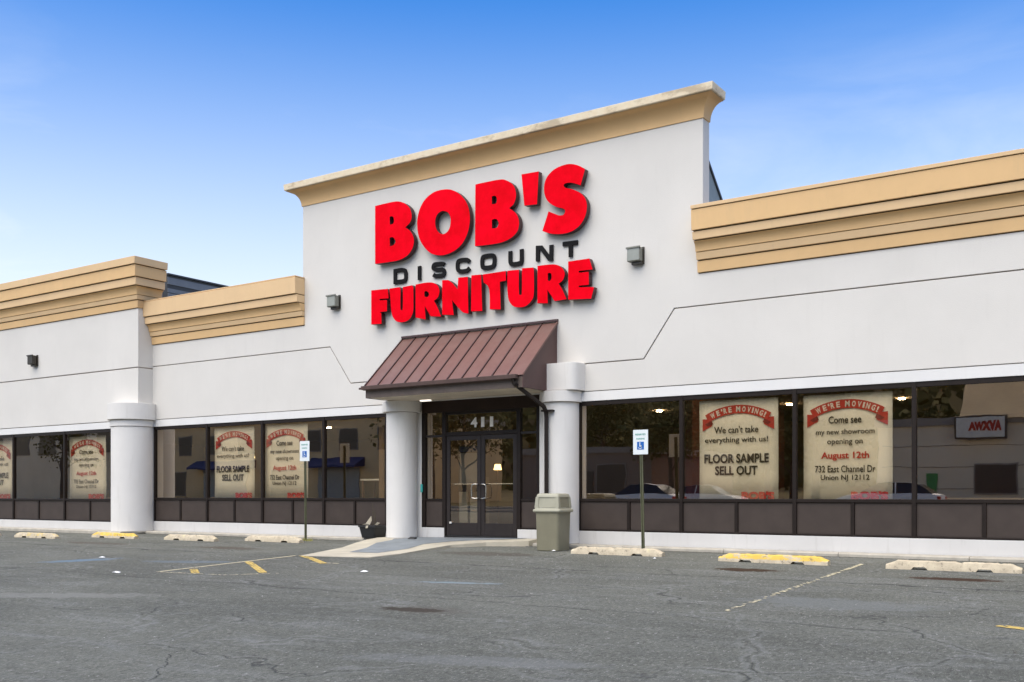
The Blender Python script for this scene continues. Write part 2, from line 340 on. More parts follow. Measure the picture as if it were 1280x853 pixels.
def stroke(pts, wd, closed):               # outline loops of a pen stroke of width wd
    n = len(pts); lo, hi = [], []
    for i, p in enumerate(pts):
        a = Vector(pts[i-1] if (closed or i > 0) else p); q = Vector(p); c_ = Vector(pts[(i+1) % n] if (closed or i < n-1) else p)
        d1 = (q-a).normalized() if (q-a).length > 1e-6 else (c_-q).normalized(); d2 = (c_-q).normalized() if (c_-q).length > 1e-6 else d1
        n1 = Vector((-d1.y, d1.x)); n2 = Vector((-d2.y, d2.x)); m_ = n1+n2; m_ = m_/max(m_.length_squared, .55)*2
        lo.append(tuple(q-m_*wd/2)); hi.append(tuple(q+m_*wd/2))
    return [lo, hi] if closed else [lo+hi[::-1]]
def text_mesh(s, width, height, mat, bold=0, depth=.002, sx=None):
    cu = bpy.data.curves.new('t', 'FONT'); cu.body = s; cu.size = 1; cu.align_x = 'CENTER'; cu.offset = bold; cu.extrude = .01; cu.resolution_u = 3
    me = curve_mesh(cu, mat)
    xs = [v.co.x for v in me.vertices]; zs = [v.co.z for v in me.vertices]; ys = [v.co.y for v in me.vertices]
    W, H, D = max(xs)-min(xs), max(zs)-min(zs), max(ys)-min(ys)
    me.transform(Matrix.Diagonal((width/W, depth/D, height/H, 1)) @ Matrix.Translation((-(max(xs)+min(xs))/2, -max(ys), -(max(zs)+min(zs))/2)))
    return me
def put(name, me, parent, loc, rot=(0, 0, 0)):
    o = bpy.data.objects.new(name, me); link(o, parent); o.location = loc; o.rotation_euler = rot; return o
def struct(name, mb, **k):
    o = mb.obj(name, **k); o['kind'] = 'structure'; return o

# ---------------------------------------------------------------- ground
def gz(x, y):                               # the lot falls away from the shop, the street beyond it is higher
    if y > -.3: return .015
    if y > -19: return .015+.035*y
    t = min(1, (-19-y)/6); b0 = -.65
    if y > -25: return b0+(.15-b0)*(t*t*(3-2*t))
    if y > -37: return .15
    return .15+(-37-y)*.02 if y > -60 else .61+(-60-y)*.09
xs = sorted(set([-260, -160, -100, -70, -50, -35, -27]+[i*1.0 for i in range(-24, 25)]+[27, 35, 50, 70, 100, 160, 260]))
ys = sorted(set([120, 60, 30, 16, 6, 1, -.25, -.3]+[-i*.5 for i in range(2, 52)]+[-27, -31, -37, -45, -60, -80, -120, -200]))
def strip(name, y0, y1, mat, cuts=None, dz=0):
    yy = [y for y in ys if y0 <= y <= y1]; mb = MB(); n = len(yy)
    mb.add([(x, y, gz(x, y)+dz) for x in xs for y in yy], [(i*n+j, (i+1)*n+j, (i+1)*n+j+1, i*n+j+1) for i in range(len(xs)-1) for j in range(n-1)], mat)
    return struct(name, mb, smooth=30)
strip('parking_lot', -25, -.3, 'asphalt')
strip('ground', -200, -37, 'hill'); 
mb = MB(); mb.box(-260, 260, -.3, 120, -.4, .010, 'road_asphalt'); struct('building_ground', mb)
strip('road', -37, -25, 'road_asphalt')
mb = MB(); mb.box(-260, 260, -25.2, -25.0, .0, .27, 'kerb'); mb.box(-260, 260, -38.6, -37.0, 0, .28, 'kerb'); struct('pavement', mb)
def ribbon(mb, pts, wd, mat, dz=.006, seg=10):
    for a, b_ in zip(pts[:-1], pts[1:]):
        a, b_ = Vector(a), Vector(b_); d = (b_-a); L = d.length; d.normalize(); nn = Vector((-d.y, d.x))
        k = max(2, int(L*8)); vs = []
        for i in range(k+1):
            p = a+d*L*i/k; ww = wd*(.5+random.uniform(-.09, .05))
            for s_ in (-1, 1):
                q = p+nn*ww*s_; vs.append((q.x, q.y, gz(q.x, q.y)+dz))
        mb.add(vs, [(2*i, 2*i+1, 2*i+3, 2*i+2) for i in range(k)], mat)
def ragged(mb, pts, wd, mat, keep=.8, dz=.006):   # worn paint: short flakes rather than one clean strip
    for a, b_ in zip(pts[:-1], pts[1:]):
        a, b_ = Vector(a), Vector(b_); d = (b_-a); L = d.length; d.normalize(); nn = Vector((-d.y, d.x)); k = int(L/.045)
        st_ = max(2, int(wd/.035))
        for i in range(k):
            for j in range(st_):
                if random.random() > keep: continue
                p = a+d*(L*(i+.5)/k)+nn*(wd*((j+.5)/st_-.5)); r0 = L/k*.5; r1 = wd/st_*.5; vs = []
                for q in range(6):
                    t = q*math.pi/3+.3; e = 1.28*random.uniform(.8, 1.12); z_ = p+d*r0*e*math.cos(t)+nn*r1*e*math.sin(t); vs.append((z_.x, z_.y, gz(z_.x, z_.y)+dz))
                mb.add(vs, [tuple(range(6))], mat)
lines = thing('aisle_marking', None, None, kind='structure')
mb = MB(); ragged(mb, [(-1.62, -6.86), (-1.66, -3.75)], .085, 'cream_line', .97); ragged(mb, [(-1.62, -6.9), (-.1, -6.75), (.5, -6.2)], .05, 'cream_line', .45); ragged(mb, [(-.35, -4.62), (.28, -4.6)], .05, 'cream_line', .6); mb.obj('outline', lines)
for pts, k in ((((-1.6, -4.98), (-1.0, -5.4)), .85), (((-1.0, -5.4), (.2, -6.25)), .93), (((-1.6, -3.66), (-.9, -4.08)), .6), (((-.9, -4.08), (.02, -4.7)), .93), (((-1.42, -6.33), (-.8, -6.78)), .8)):
    mb = MB(); ragged(mb, pts, .13, 'yellow_line', k); mb.obj('hatch_bar', lines)
mb = MB(); ragged(mb, [(8.33, -1.35), (8.34, -3.4)], .07, 'cream_line', .7); ragged(mb, [(8.34, -3.4), (8.36, -7.0)], .075, 'cream_line', .26); struct('bay_line', mb)
mb = MB(); ragged(mb, [(11.05, -6.75), (11.5, -6.95)], .12, 'yellow_line', .8); struct('yellow_bay_mark', mb)

# kerb strip along the shopfront, one cast length after another
kerb = thing('kerb_strip', None, None, kind='structure')
def kerb_run(x0, x1, y1, y0=-.02, n=1):
    L = (x1-x0)/n
    for i in range(n):
        mb = MB(); a, c_ = x0+i*L+.004, x0+(i+1)*L-.004
        mb.prism_x([(y0, -.1), (y1, -.1), (y1, .055), (y1+.03, .075), (y0, .078)], a, c_, 'kerb'); mb.obj('kerb_stone', kerb, .004)
kerb_run(-26, -12.0, -.80, -.47, 6); kerb_run(-12.0, -11.0, -1.05, -.02, 1); kerb_run(-11.0, -2.55, -.30, -.02, 4); kerb_run(1.52, 24, -.30, -.02, 11)

# entrance slab: concrete wedge with a paler border
st = [((-2.55, -.02, .10), (1.50, -.02, .155)), ((-2.5, -.45, .098), (1.42, -.28, .115)), ((-2.4, -.9, .075), (.55, -.55, .075)), ((-2.25, -1.4, .035), (.05, -1.1, .03)), ((-2.0, -2.1, -.035), (.05, -1.9, -.02)),
      ((-1.8, -2.9, -.075), (.16, -2.8, -.062)), ((-1.55, -3.72, -.108), (.02, -3.5, -.096))]
mb = MB(); n = len(st); vs = []
for l, r in st:
    for k in range(9):
        t = k/8; p = Vector(l).lerp(Vector(r), t); vs.append(tuple(p))
fs = [(i*9+k, (i+1)*9+k, (i+1)*9+k+1, i*9+k+1) for i in range(n-1) for k in range(8)]
bot = len(vs); vs2 = [(x, y, -.4) for x, y, z in vs]
rim = [i*9 for i in range(n)]+[(n-1)*9+k for k in range(1, 9)]+[i*9+8 for i in range(n-2, -1, -1)]
fs += [(rim[i], rim[i+1], rim[i+1]+bot, rim[i]+bot) for i in range(len(rim)-1)]
mb.add(vs+vs2, fs, 'slab_border'); slab = struct('entrance_slab', mb)
mb = MB(); vs = []
for i, (l, r) in enumerate(st[:6]):
    a, e = (.14, .94) if i == 0 else (.13, .72) if i < 2 else (.22, .72) if i < 4 else (.3, .8)
    if i == 5: a, e = .36, .72
    for k in range(5):
        t = a+(e-a)*k/4; p = Vector(l).lerp(Vector(r), t); vs.append((p.x, p.y, p.z+.005))
mb.add(vs, [(i*5+k, (i+1)*5+k, (i+1)*5+k+1, i*5+k+1) for i in range(5) for k in range(4)], 'slab_blue'); mb.obj('painted_path', slab)

# ---------------------------------------------------------------- the shop
shop = thing('shop_building', 'long white stuccoed furniture shop with tan cornices and a tall central false front', 'building')
GY = .05                                    # glazing plane behind the wall face
# walls: upper and lower render panels with an open reveal between them
box('wall_backing', shop, -11.05, 24, .03, .34, 3.12, 6.2, 'reveal')
box('wall_core', shop, -11.05, 24, .075, .335, 2.90, 3.12, 'stucco')
up = [(-11.05, 4.575), (-4.38, 4.575), (-3.72, 3.672), (3.86, 3.672), (4.50, 4.575), (24, 4.575), (24, 6.3), (5.085, 6.3), (5.085, 8.1), (-5.285, 8.1), (-5.285, 6.3), (-11.05, 6.3)]
mb = MB(); mb.prism_y(up, 0, .028, 'stucco'); mb.obj('upper_wall', shop, .006, seg=1)
dn = [(-11.05, 3.115), (24, 3.115), (24, 4.554), (4.512, 4.554), (3.874, 3.651), (-3.734, 3.651), (-4.392, 4.554), (-11.05, 4.554)]
mb = MB(); mb.prism_y(dn, 0, .028, 'stucco'); mb.obj('lower_wall', shop, .006, seg=1)
box('parapet_wall', shop, -5.28, 5.08, .03, .30, 6.21, 8.42, 'stucco')
mb = MB()
for a, c_ in ((-11.05, -1.62), (1.50, 24)): mb.box(a, c_, -.004, .07, 2.915, 3.10, 'white_band')
mb.obj('beam_band', shop, .004)
mb = MB(); mb.box(-11.05, 24, .30, 30, 5.2, 5.5, 'roofing'); mb.box(-26, -11.4, -.1, 30, 5.9, 6.1, 'roofing'); mb.obj('roof', shop)
# left block, standing forward
BY = -.46
mb = MB(); mb.box(-26, -11.07, BY+.03, BY+.3, 3.13, 6.6, 'reveal'); mb.box(-11.4, -11.075, BY+.04, .34, 3.1, 6.9, 'reveal'); mb.obj('wall_backing', shop)
mb = MB(); mb.box(-26, -11.045, BY, BY+.028, 4.52, 6.16, 'stucco'); mb.box(-11.073, -11.045, BY+.029, .5, 4.52, 6.16, 'stucco'); mb.obj('upper_wall', shop, .006, seg=1)
mb = MB(); mb.box(-26, -11.045, BY, BY+.028, 3.09, 4.49, 'stucco'); mb.box(-11.073, -11.045, BY+.029, .5, 2.9, 4.49, 'stucco'); mb.obj('lower_wall', shop, .006, seg=1)
box('beam_band', shop, -26, -11.2, BY-.004, BY+.07, 2.89, 3.072, 'white_band', .004)
# white plinths under the glazing
for nm, a, c_, y, z0, z1 in (('plinth', -11.05, -2.6, 0, .07, .335), ('plinth', 2.36, 24, 0, .07, .335), ('plinth', -1.60, -.965, .0, .15, .335), ('plinth', .955, 1.55, .0, .15, .335), ('plinth', -26, -11.2, BY, .06, .30)):
    box(nm, shop, a, c_, y, y+.30, z0-.1, z1, 'plinth_paint', .006)
# wall piers either side of the door
box('pier', shop, -2.64, -1.60, .012, .30, .05, 2.914, 'column_paint', .005); box('pier', shop, 1.49, 2.42, .012, .30, .05, 2.914, 'column_paint', .005)
mb = MB(); mb.box(-11.4, -11.02, BY+.05, .33, .05, 2.91, 'column_paint'); mb.obj('pier', shop, .005)
# engaged round columns with ring and drum
def column(cx, cy, r, rr, rd, zb, zr0, zr1, zd, flat=False):
    mb = MB(); mb.cyl(cx, cy, zb, zr0-.012, r, r, 'column_paint', 56); col_ = mb.obj('column', shop, 0, smooth=40)
    mb = MB(); mb.cyl(cx, cy, zb-.02, zb+.02, r+.012, r+.004, 'kerb', 56); mb.obj('base', col_, smooth=40)
    mb = MB(); mb.cyl(cx, cy, zr0, zr1, rr, rr, 'column_paint', 56); mb.cyl(cx, cy, zr0-.012, zr0, r+.01, r+.01, 'reveal', 40); mb.obj('ring', col_, .004, smooth=40)
    if zd:
        mb = MB()
        if flat: mb.prism_z([(cx+rd*math.copysign(abs(math.cos(a))**.42, math.cos(a)), .02-.42*abs(math.sin(a))**.42) for a in [math.pi+math.pi*i/30 for i in range(31)]], zr1+.012, zd, 'column_paint')
        else: mb.cyl(cx, cy, zr1+.012, zd, rd, rd, 'column_paint', 56)
        mb.m('reveal'); mb.cyl(cx, cy, zr1, zr1+.012, rr-.01, rr-.01, 'reveal', 40); mb.obj('drum', col_, .004, smooth=40)
column(-1.98, -.22, .345, .43, 0, .095, 2.88, 3.11, 0)
column(2.075, -.08, .372, .43, .50, .07, 2.90, 3.115, 3.665, True)
column(-11.52, -.27, .575, .60, .675, .06, 2.91, 3.08, 3.53)
# cornices
def bands(par, path, bs, mats):
    path0 = list(path)
    path = list(path); path[0] = (path[0][0]+(.012 if path[0][0] > -20 else 0), path[0][1]); q_ = path[-1]; cpath = path[:-1]+[(q_[0]-(.012 if len(path) == 2 else 0), q_[1]-(0 if len(path) == 2 else .012))]
    co = MB()
    for pr in bs: co.sweep(cpath, [(0, pr[0][1]-.018)]+[(max(.004, p-.045), z) for p, z in pr]+[(0, pr[-1][1])], 'gap_shade')  # core coloured dark brown to paint the shadow line under each moulding lip
    o = co.obj('cornice', par)
    for pr, mt in zip(bs, mats):
        m_ = MB(); m_.sweep(path0, [(0, pr[0][1])]+pr+[(0, pr[-1][1])], mt); m_.obj('moulding', o, .004, smooth=30, seg=1)
    return o
def cove(p0, z0, p1, z1, n=7):              # concave curve that leaves the wall upright and ends level
    return [(p0+(p1-p0)*(1-math.cos(t)), z0+(z1-z0)*math.sin(t)) for t in [math.pi/2*i/n for i in range(n+1)]]
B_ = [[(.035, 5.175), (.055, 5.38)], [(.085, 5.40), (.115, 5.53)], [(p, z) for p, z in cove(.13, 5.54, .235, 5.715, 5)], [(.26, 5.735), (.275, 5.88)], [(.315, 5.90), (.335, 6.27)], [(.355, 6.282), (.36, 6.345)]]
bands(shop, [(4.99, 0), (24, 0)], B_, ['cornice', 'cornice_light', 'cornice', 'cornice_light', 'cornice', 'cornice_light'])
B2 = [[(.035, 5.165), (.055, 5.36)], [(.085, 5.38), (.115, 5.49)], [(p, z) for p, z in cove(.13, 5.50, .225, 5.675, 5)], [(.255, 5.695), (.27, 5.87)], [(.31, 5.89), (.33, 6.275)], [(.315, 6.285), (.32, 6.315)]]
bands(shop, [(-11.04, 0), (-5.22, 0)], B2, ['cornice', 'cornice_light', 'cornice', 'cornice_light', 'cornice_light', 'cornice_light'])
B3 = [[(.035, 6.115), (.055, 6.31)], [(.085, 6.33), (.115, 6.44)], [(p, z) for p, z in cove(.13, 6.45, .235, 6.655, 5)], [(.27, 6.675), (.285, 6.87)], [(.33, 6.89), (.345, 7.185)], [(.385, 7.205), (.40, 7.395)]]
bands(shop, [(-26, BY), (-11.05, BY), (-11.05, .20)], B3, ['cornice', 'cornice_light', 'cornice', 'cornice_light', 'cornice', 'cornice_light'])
mb = MB(); mb.box(-26, -11.05, BY+.005, .2, 6.17, 7.38, 'cornice'); mb.obj('parapet_core', shop)
mb = MB(); mb.box(-11.04, -5.22, .005, .3, 6.21, 6.31, 'cornice'); mb.obj('parapet_core', shop); mb = MB(); mb.box(5.09, 24, .005, .3, 6.21, 6.34, 'cornice'); mb.obj('parapet_core', shop)
tp = [(-5.29, .30), (-5.29, 0), (5.085, 0), (5.085, .30)]
mb = MB(); mb.sweep(tp, [(-.1, 8.04)]+cove(.02, 8.04, .285, 8.385, 9)+[(-.1, 8.385)], 'cornice'); tc_ = mb.obj('tower_cornice', shop, smooth=30)
seg = [(-5.29+10.375*i/8) for i in range(9)]
mb = MB(); mb.sweep(tp, [(-.12, 8.394), (.30, 8.394), (.315, 8.41), (.325, 8.545), (-.12, 8.56)], 'coping'); mb.obj('coping', tc_, .006)
mb = MB(); mb.box(-5.28, 5.08, .0, .3, 8.40, 8.53, 'coping'); mb.obj('parapet_cap', shop)
mb = MB(); mb.prism_x([(.31, 5.5), (2.6, 5.5), (2.45, 5.5), (.31, 7.40)], -5.2, 5.02, 'brace'); br_ = mb.obj('false_front_brace', shop)
mb = MB(); mb.prism_x([(.29, 7.38), (.29, 7.44), (2.52, 5.5), (2.44, 5.5)], -5.22, 5.05, 'siding_dark'); mb.obj('edge_trim', br_)
# rooftop plant room
pl = box('plant_room', shop, -18, -12.02, 1.22, 12, 5.5, 7.42, 'siding_dark')
for z0, z1, y_ in ((7.16, 7.36, 0), (6.92, 7.04, 0), (6.6, 6.9, 0), (6.25, 6.57, 0), (5.9, 6.2, 0)):
    box('siding_board', pl, -12.015, -11.995, 1.225, 11.99, z0, z1, 'siding')
mb = MB(); mb.box(-18.05, -11.96, 1.2, 12.05, 7.425, 7.47, 'siding_dark'); mb.obj('capping', pl)

# ---------------------------------------------------------------- glazing
def pane(par, x0, x1, y, z0, z1):
    mb = MB(); mb.box(x0, x1, y, y+.012, z0, z1, 'glass'); return mb.obj('pane', par)
def shopfront(xs_big, y, zs, subs=2, endl=True, endr=True):
    zb, zsill, zh = zs; t = .035
    fr_ = MB(); a, c_ = xs_big[0], xs_big[-1]
    fr_.box(a, c_, y-.035, y+.045, zh-.085, zh, 'frame'); fr_.box(a, c_, y-.04, y+.045, zsill-.03, zsill+.03, 'frame'); fr_.box(a, c_, y-.035, y+.045, zb, zb+.035, 'frame')
    for i, x in enumerate(xs_big):
        ww = .035
        fr_.box(x-ww if i else x, x+ww if i < len(xs_big)-1 else x, y-.05, y+.05, zb+.002, zh-.002, 'frame')
    F_ = fr_.obj('shopfront_frame', shop, .004, seg=1)
    for x0, x1 in zip(xs_big[:-1], xs_big[1:]):
        pane(F_, x0+.036, x1-.036, y+.0, zsill+.03, zh-.085)
        for k in range(subs):
            p0, p1 = x0+(x1-x0)*k/subs, x0+(x1-x0)*(k+1)/subs
            box('sill_panel', F_, p0+.034, p1-.034, y-.006+random.uniform(-.003, .003), y+.02, zb+.036, zsill-.031, 'bronze_panel', .004)
            if k < subs-1: box('mullion', F_, p1-.03, p1+.03, y-.03, y+.04, zb+.036, zsill-.031, 'frame')
    return F_
shopfront([2.42, 4.64, 6.80, 8.80, 10.92, 13.05, 15.2, 17.3, 19.4, 21.5, 23.9], GY, (.335, .95, 2.915))
shopfront([-11.0, -8.82, -6.73, -4.61, -2.64], GY, (.335, .95, 2.915))
shopfront([-25.8, -23.1, -20.0, -17.15, -14.49, -12.05], BY+.05, (.30, .915, 2.885))
# entrance
ent = MB(); y = GY
ent.box(-1.60, 1.49, y-.04, y+.05, 2.86, 3.115, 'header')
for x0, x1 in ((-1.60, -1.50), (-1.03, -.93), (.925, 1.025), (1.42, 1.49)): ent.box(x0, x1, y-.045, y+.05, .155 if abs(x0+.5) < 1 or x0 > .9 and x0 < 1.1 or x0 < -1 and x0 > -1.1 else .335, 2.86, 'frame')
ent.box(-.93, .925, y-.035, y+.045, 2.335, 2.42, 'frame'); ent.box(-.93, .925, y-.03, y+.045, 2.80, 2.86, 'frame')
for x0, x1 in ((-1.50, -1.03), (1.025, 1.42)):
    ent.box(x0, x1, y-.03, y+.04, 2.32, 2.37, 'door_metal'); ent.box(x0, x1, y-.03, y+.04, .92, .97, 'frame'); ent.box(x0, x1, y-.03, y+.04, .335, .37, 'frame')
ent.box(-.93, .925, y-.03, y+.05, .14, .17, 'dark_plastic')
E_ = ent.obj('entrance_frame', shop, .004, seg=1)
pane(E_, -.93, .925, y, 2.42, 2.80)
for x0, x1 in ((-1.50, -1.03), (1.025, 1.42)):
    pane(E_, x0, x1, y, 2.37, 2.86); pane(E_, x0, x1, y, .97, 2.32); box('sill_panel', E_, x0+.003, x1-.003, y-.006, y+.02, .371, .919, 'bronze_panel', .004)
for sgn in (-1, 1):
    a, c_ = (-.925, -.005) if sgn < 0 else (.005, .92)
    d = MB(); yy = y-.02
    d.box(a, a+.095, yy, yy+.045, .175, 2.33, 'door_metal'); d.box(c_-.095, c_, yy, yy+.045, .175, 2.33, 'door_metal')
    d.box(a+.095, c_-.095, yy, yy+.045, 2.235, 2.33, 'door_metal'); d.box(a+.095, c_-.095, yy, yy+.045, .175, .45, 'door_metal')
    D_ = d.obj('door', shop, .005, seg=1); pane(D_, a+.095, c_-.095, y, .45, 2.235)
    p = MB(); p.tube([(a+.08, y+.07, 1.285), (c_-.08, y+.07, 1.285)], .02, 'chrome'); p.obj('push_bar', D_, smooth=50)
    hx = (c_-.05) if sgn < 0 else (a+.05); ox = -.135 if sgn < 0 else .135
    h = MB(); h.tube([(hx, yy, 1.27), (hx, yy-.06, 1.28), (hx+ox*.35, yy-.08, 1.285), (hx+ox*.9, yy-.08, 1.27), (hx+ox, yy-.08, 1.20), (hx+ox, yy-.08, 1.05), (hx+ox*.9, yy-.08, .99), (hx+ox*.35, yy-.08, .975), (hx, yy-.06, .98), (hx, yy, .985)], .0145, 'chrome'); h.obj('handle', D_, smooth=50)
mb = MB(); mb.cyl(-.80, y-.03, .43, .47, .03, .03, 'print_white', 16); mb.obj('lock_sticker', shop)
num = thing('street_number', 'white street number on the glass above the entrance doors', 'number', (.04, y-.004, 2.61))
for s_, x_, w_ in (('4', -.23, .17), ('1', .0, .07), ('1', .23, .07)):
    put('digit', text_mesh(s_, w_ if s_ != '1' else .085, .215, 'print_white', .03, .003), num, (x_, 0, 0))

# ---------------------------------------------------------------- awning
AX0, AX1, AY, AZ, AT = -2.12, 1.925, -1.255, 3.395, 4.555
aw = MB(); sl_ = (AT-AZ)/(-AY)
side = [(-.001, AT-.03), (AY, AZ-.03), (AY, 3.125), (-.001, 3.125)]
aw.prism_x(side, AX1-.02, AX1, 'awning_side'); aw.prism_x(side, AX0, AX0+.02, 'awning_side')
aw.prism_x([(-.002, AT-.035), (AY+.01, AZ-.035), (AY+.01, AZ-.06), (-.002, AT-.06)], AX0+.02, AX1-.02, 'awning_side')
A_ = aw.obj('awning', shop)
npan = 11; pw = (AX1-AX0+.03)/npan
for i in range(npan):
    x0 = AX0-.015+i*pw
    m_ = MB(); m_.prism_x([(-.001, AT), (AY-.02, AZ-.02), (AY-.02, AZ-.033), (-.001, AT-.028)], x0+.014, x0+pw-.014, 'roof_metal'); p_ = m_.obj('roof_panel', A_, .003, seg=1)
for i in range(npan+1):
    x0 = AX0-.015+i*pw
    m_ = MB(); m_.prism_x([(-.001, AT+.03), (AY-.02, AZ+.012), (AY-.02, AZ-.03), (-.001, AT-.03)], x0-.013, x0+.013, 'seam' if i < npan else 'roof_metal'); m_.obj('standing_seam', A_)
m_ = MB(); m_.box(AX0-.03, AX1+.03, -.045, .0, AT+.012, AT+.055, 'seam'); m_.obj('ridge_flashing', A_)
m_ = MB(); m_.prism_x([(AY-.03, AZ-.02), (AY-.135, AZ-.02), (AY-.125, AZ-.10), (AY-.03, AZ-.11)], AX0-.02, AX1-.1, 'gutter'); m_.box(AX0-.12, AX0-.02, AY-.09, AY-.05, AZ-.085, AZ-.045, 'seam'); m_.obj('gutter', A_, .005)
m_ = MB(); m_.box(AX0+.02, AX1-.02, AY+.0, AY+.03, 3.128, AZ-.06, 'fascia'); m_.obj('fascia_board', A_)
# sagging soffit
m_ = MB(); nx, ny = 20, 6; vs = []
for i in range(nx+1):
    for j in range(ny+1):
        u, v = i/nx, j/ny; sag = .05*math.sin(math.pi*v)**.6*(.3+.7*math.sin(math.pi*min(1, u*1.4))**2)+.02*math.sin(9*u)*math.sin(math.pi*v)
        vs.append((AX0+.03+(AX1-AX0-.06)*u, AY+.03+(-AY-.03-.005)*v, 3.14-sag*.9))
m_.add(vs, [(i*(ny+1)+j, (i+1)*(ny+1)+j, (i+1)*(ny+1)+j+1, i*(ny+1)+j+1) for i in range(nx) for j in range(ny)], 'soffit'); m_.obj('soffit', A_, smooth=60)
m_ = MB(); m_.box(-1.16, -.90, -.60, -.53, 3.06, 3.085, 'soffit_glow'); m_.obj('light_tube', A_)
dp = MB(); dp.tube([(1.74, AY-.08, 3.29), (1.76, AY-.07, 3.20), (1.99, -.62, 2.80), (1.995, -.545, 2.70), (1.995, -.525, 2.60), (1.995, -.52, .25), (1.995, -.60, .12)], .044, 'frame', 4, True); dpo = dp.obj('downspout', shop)
m_ = MB(); m_.box(1.90, 2.14, -.575, -.45, 2.70, 2.735, 'frame'); m_.obj('strap', dpo)

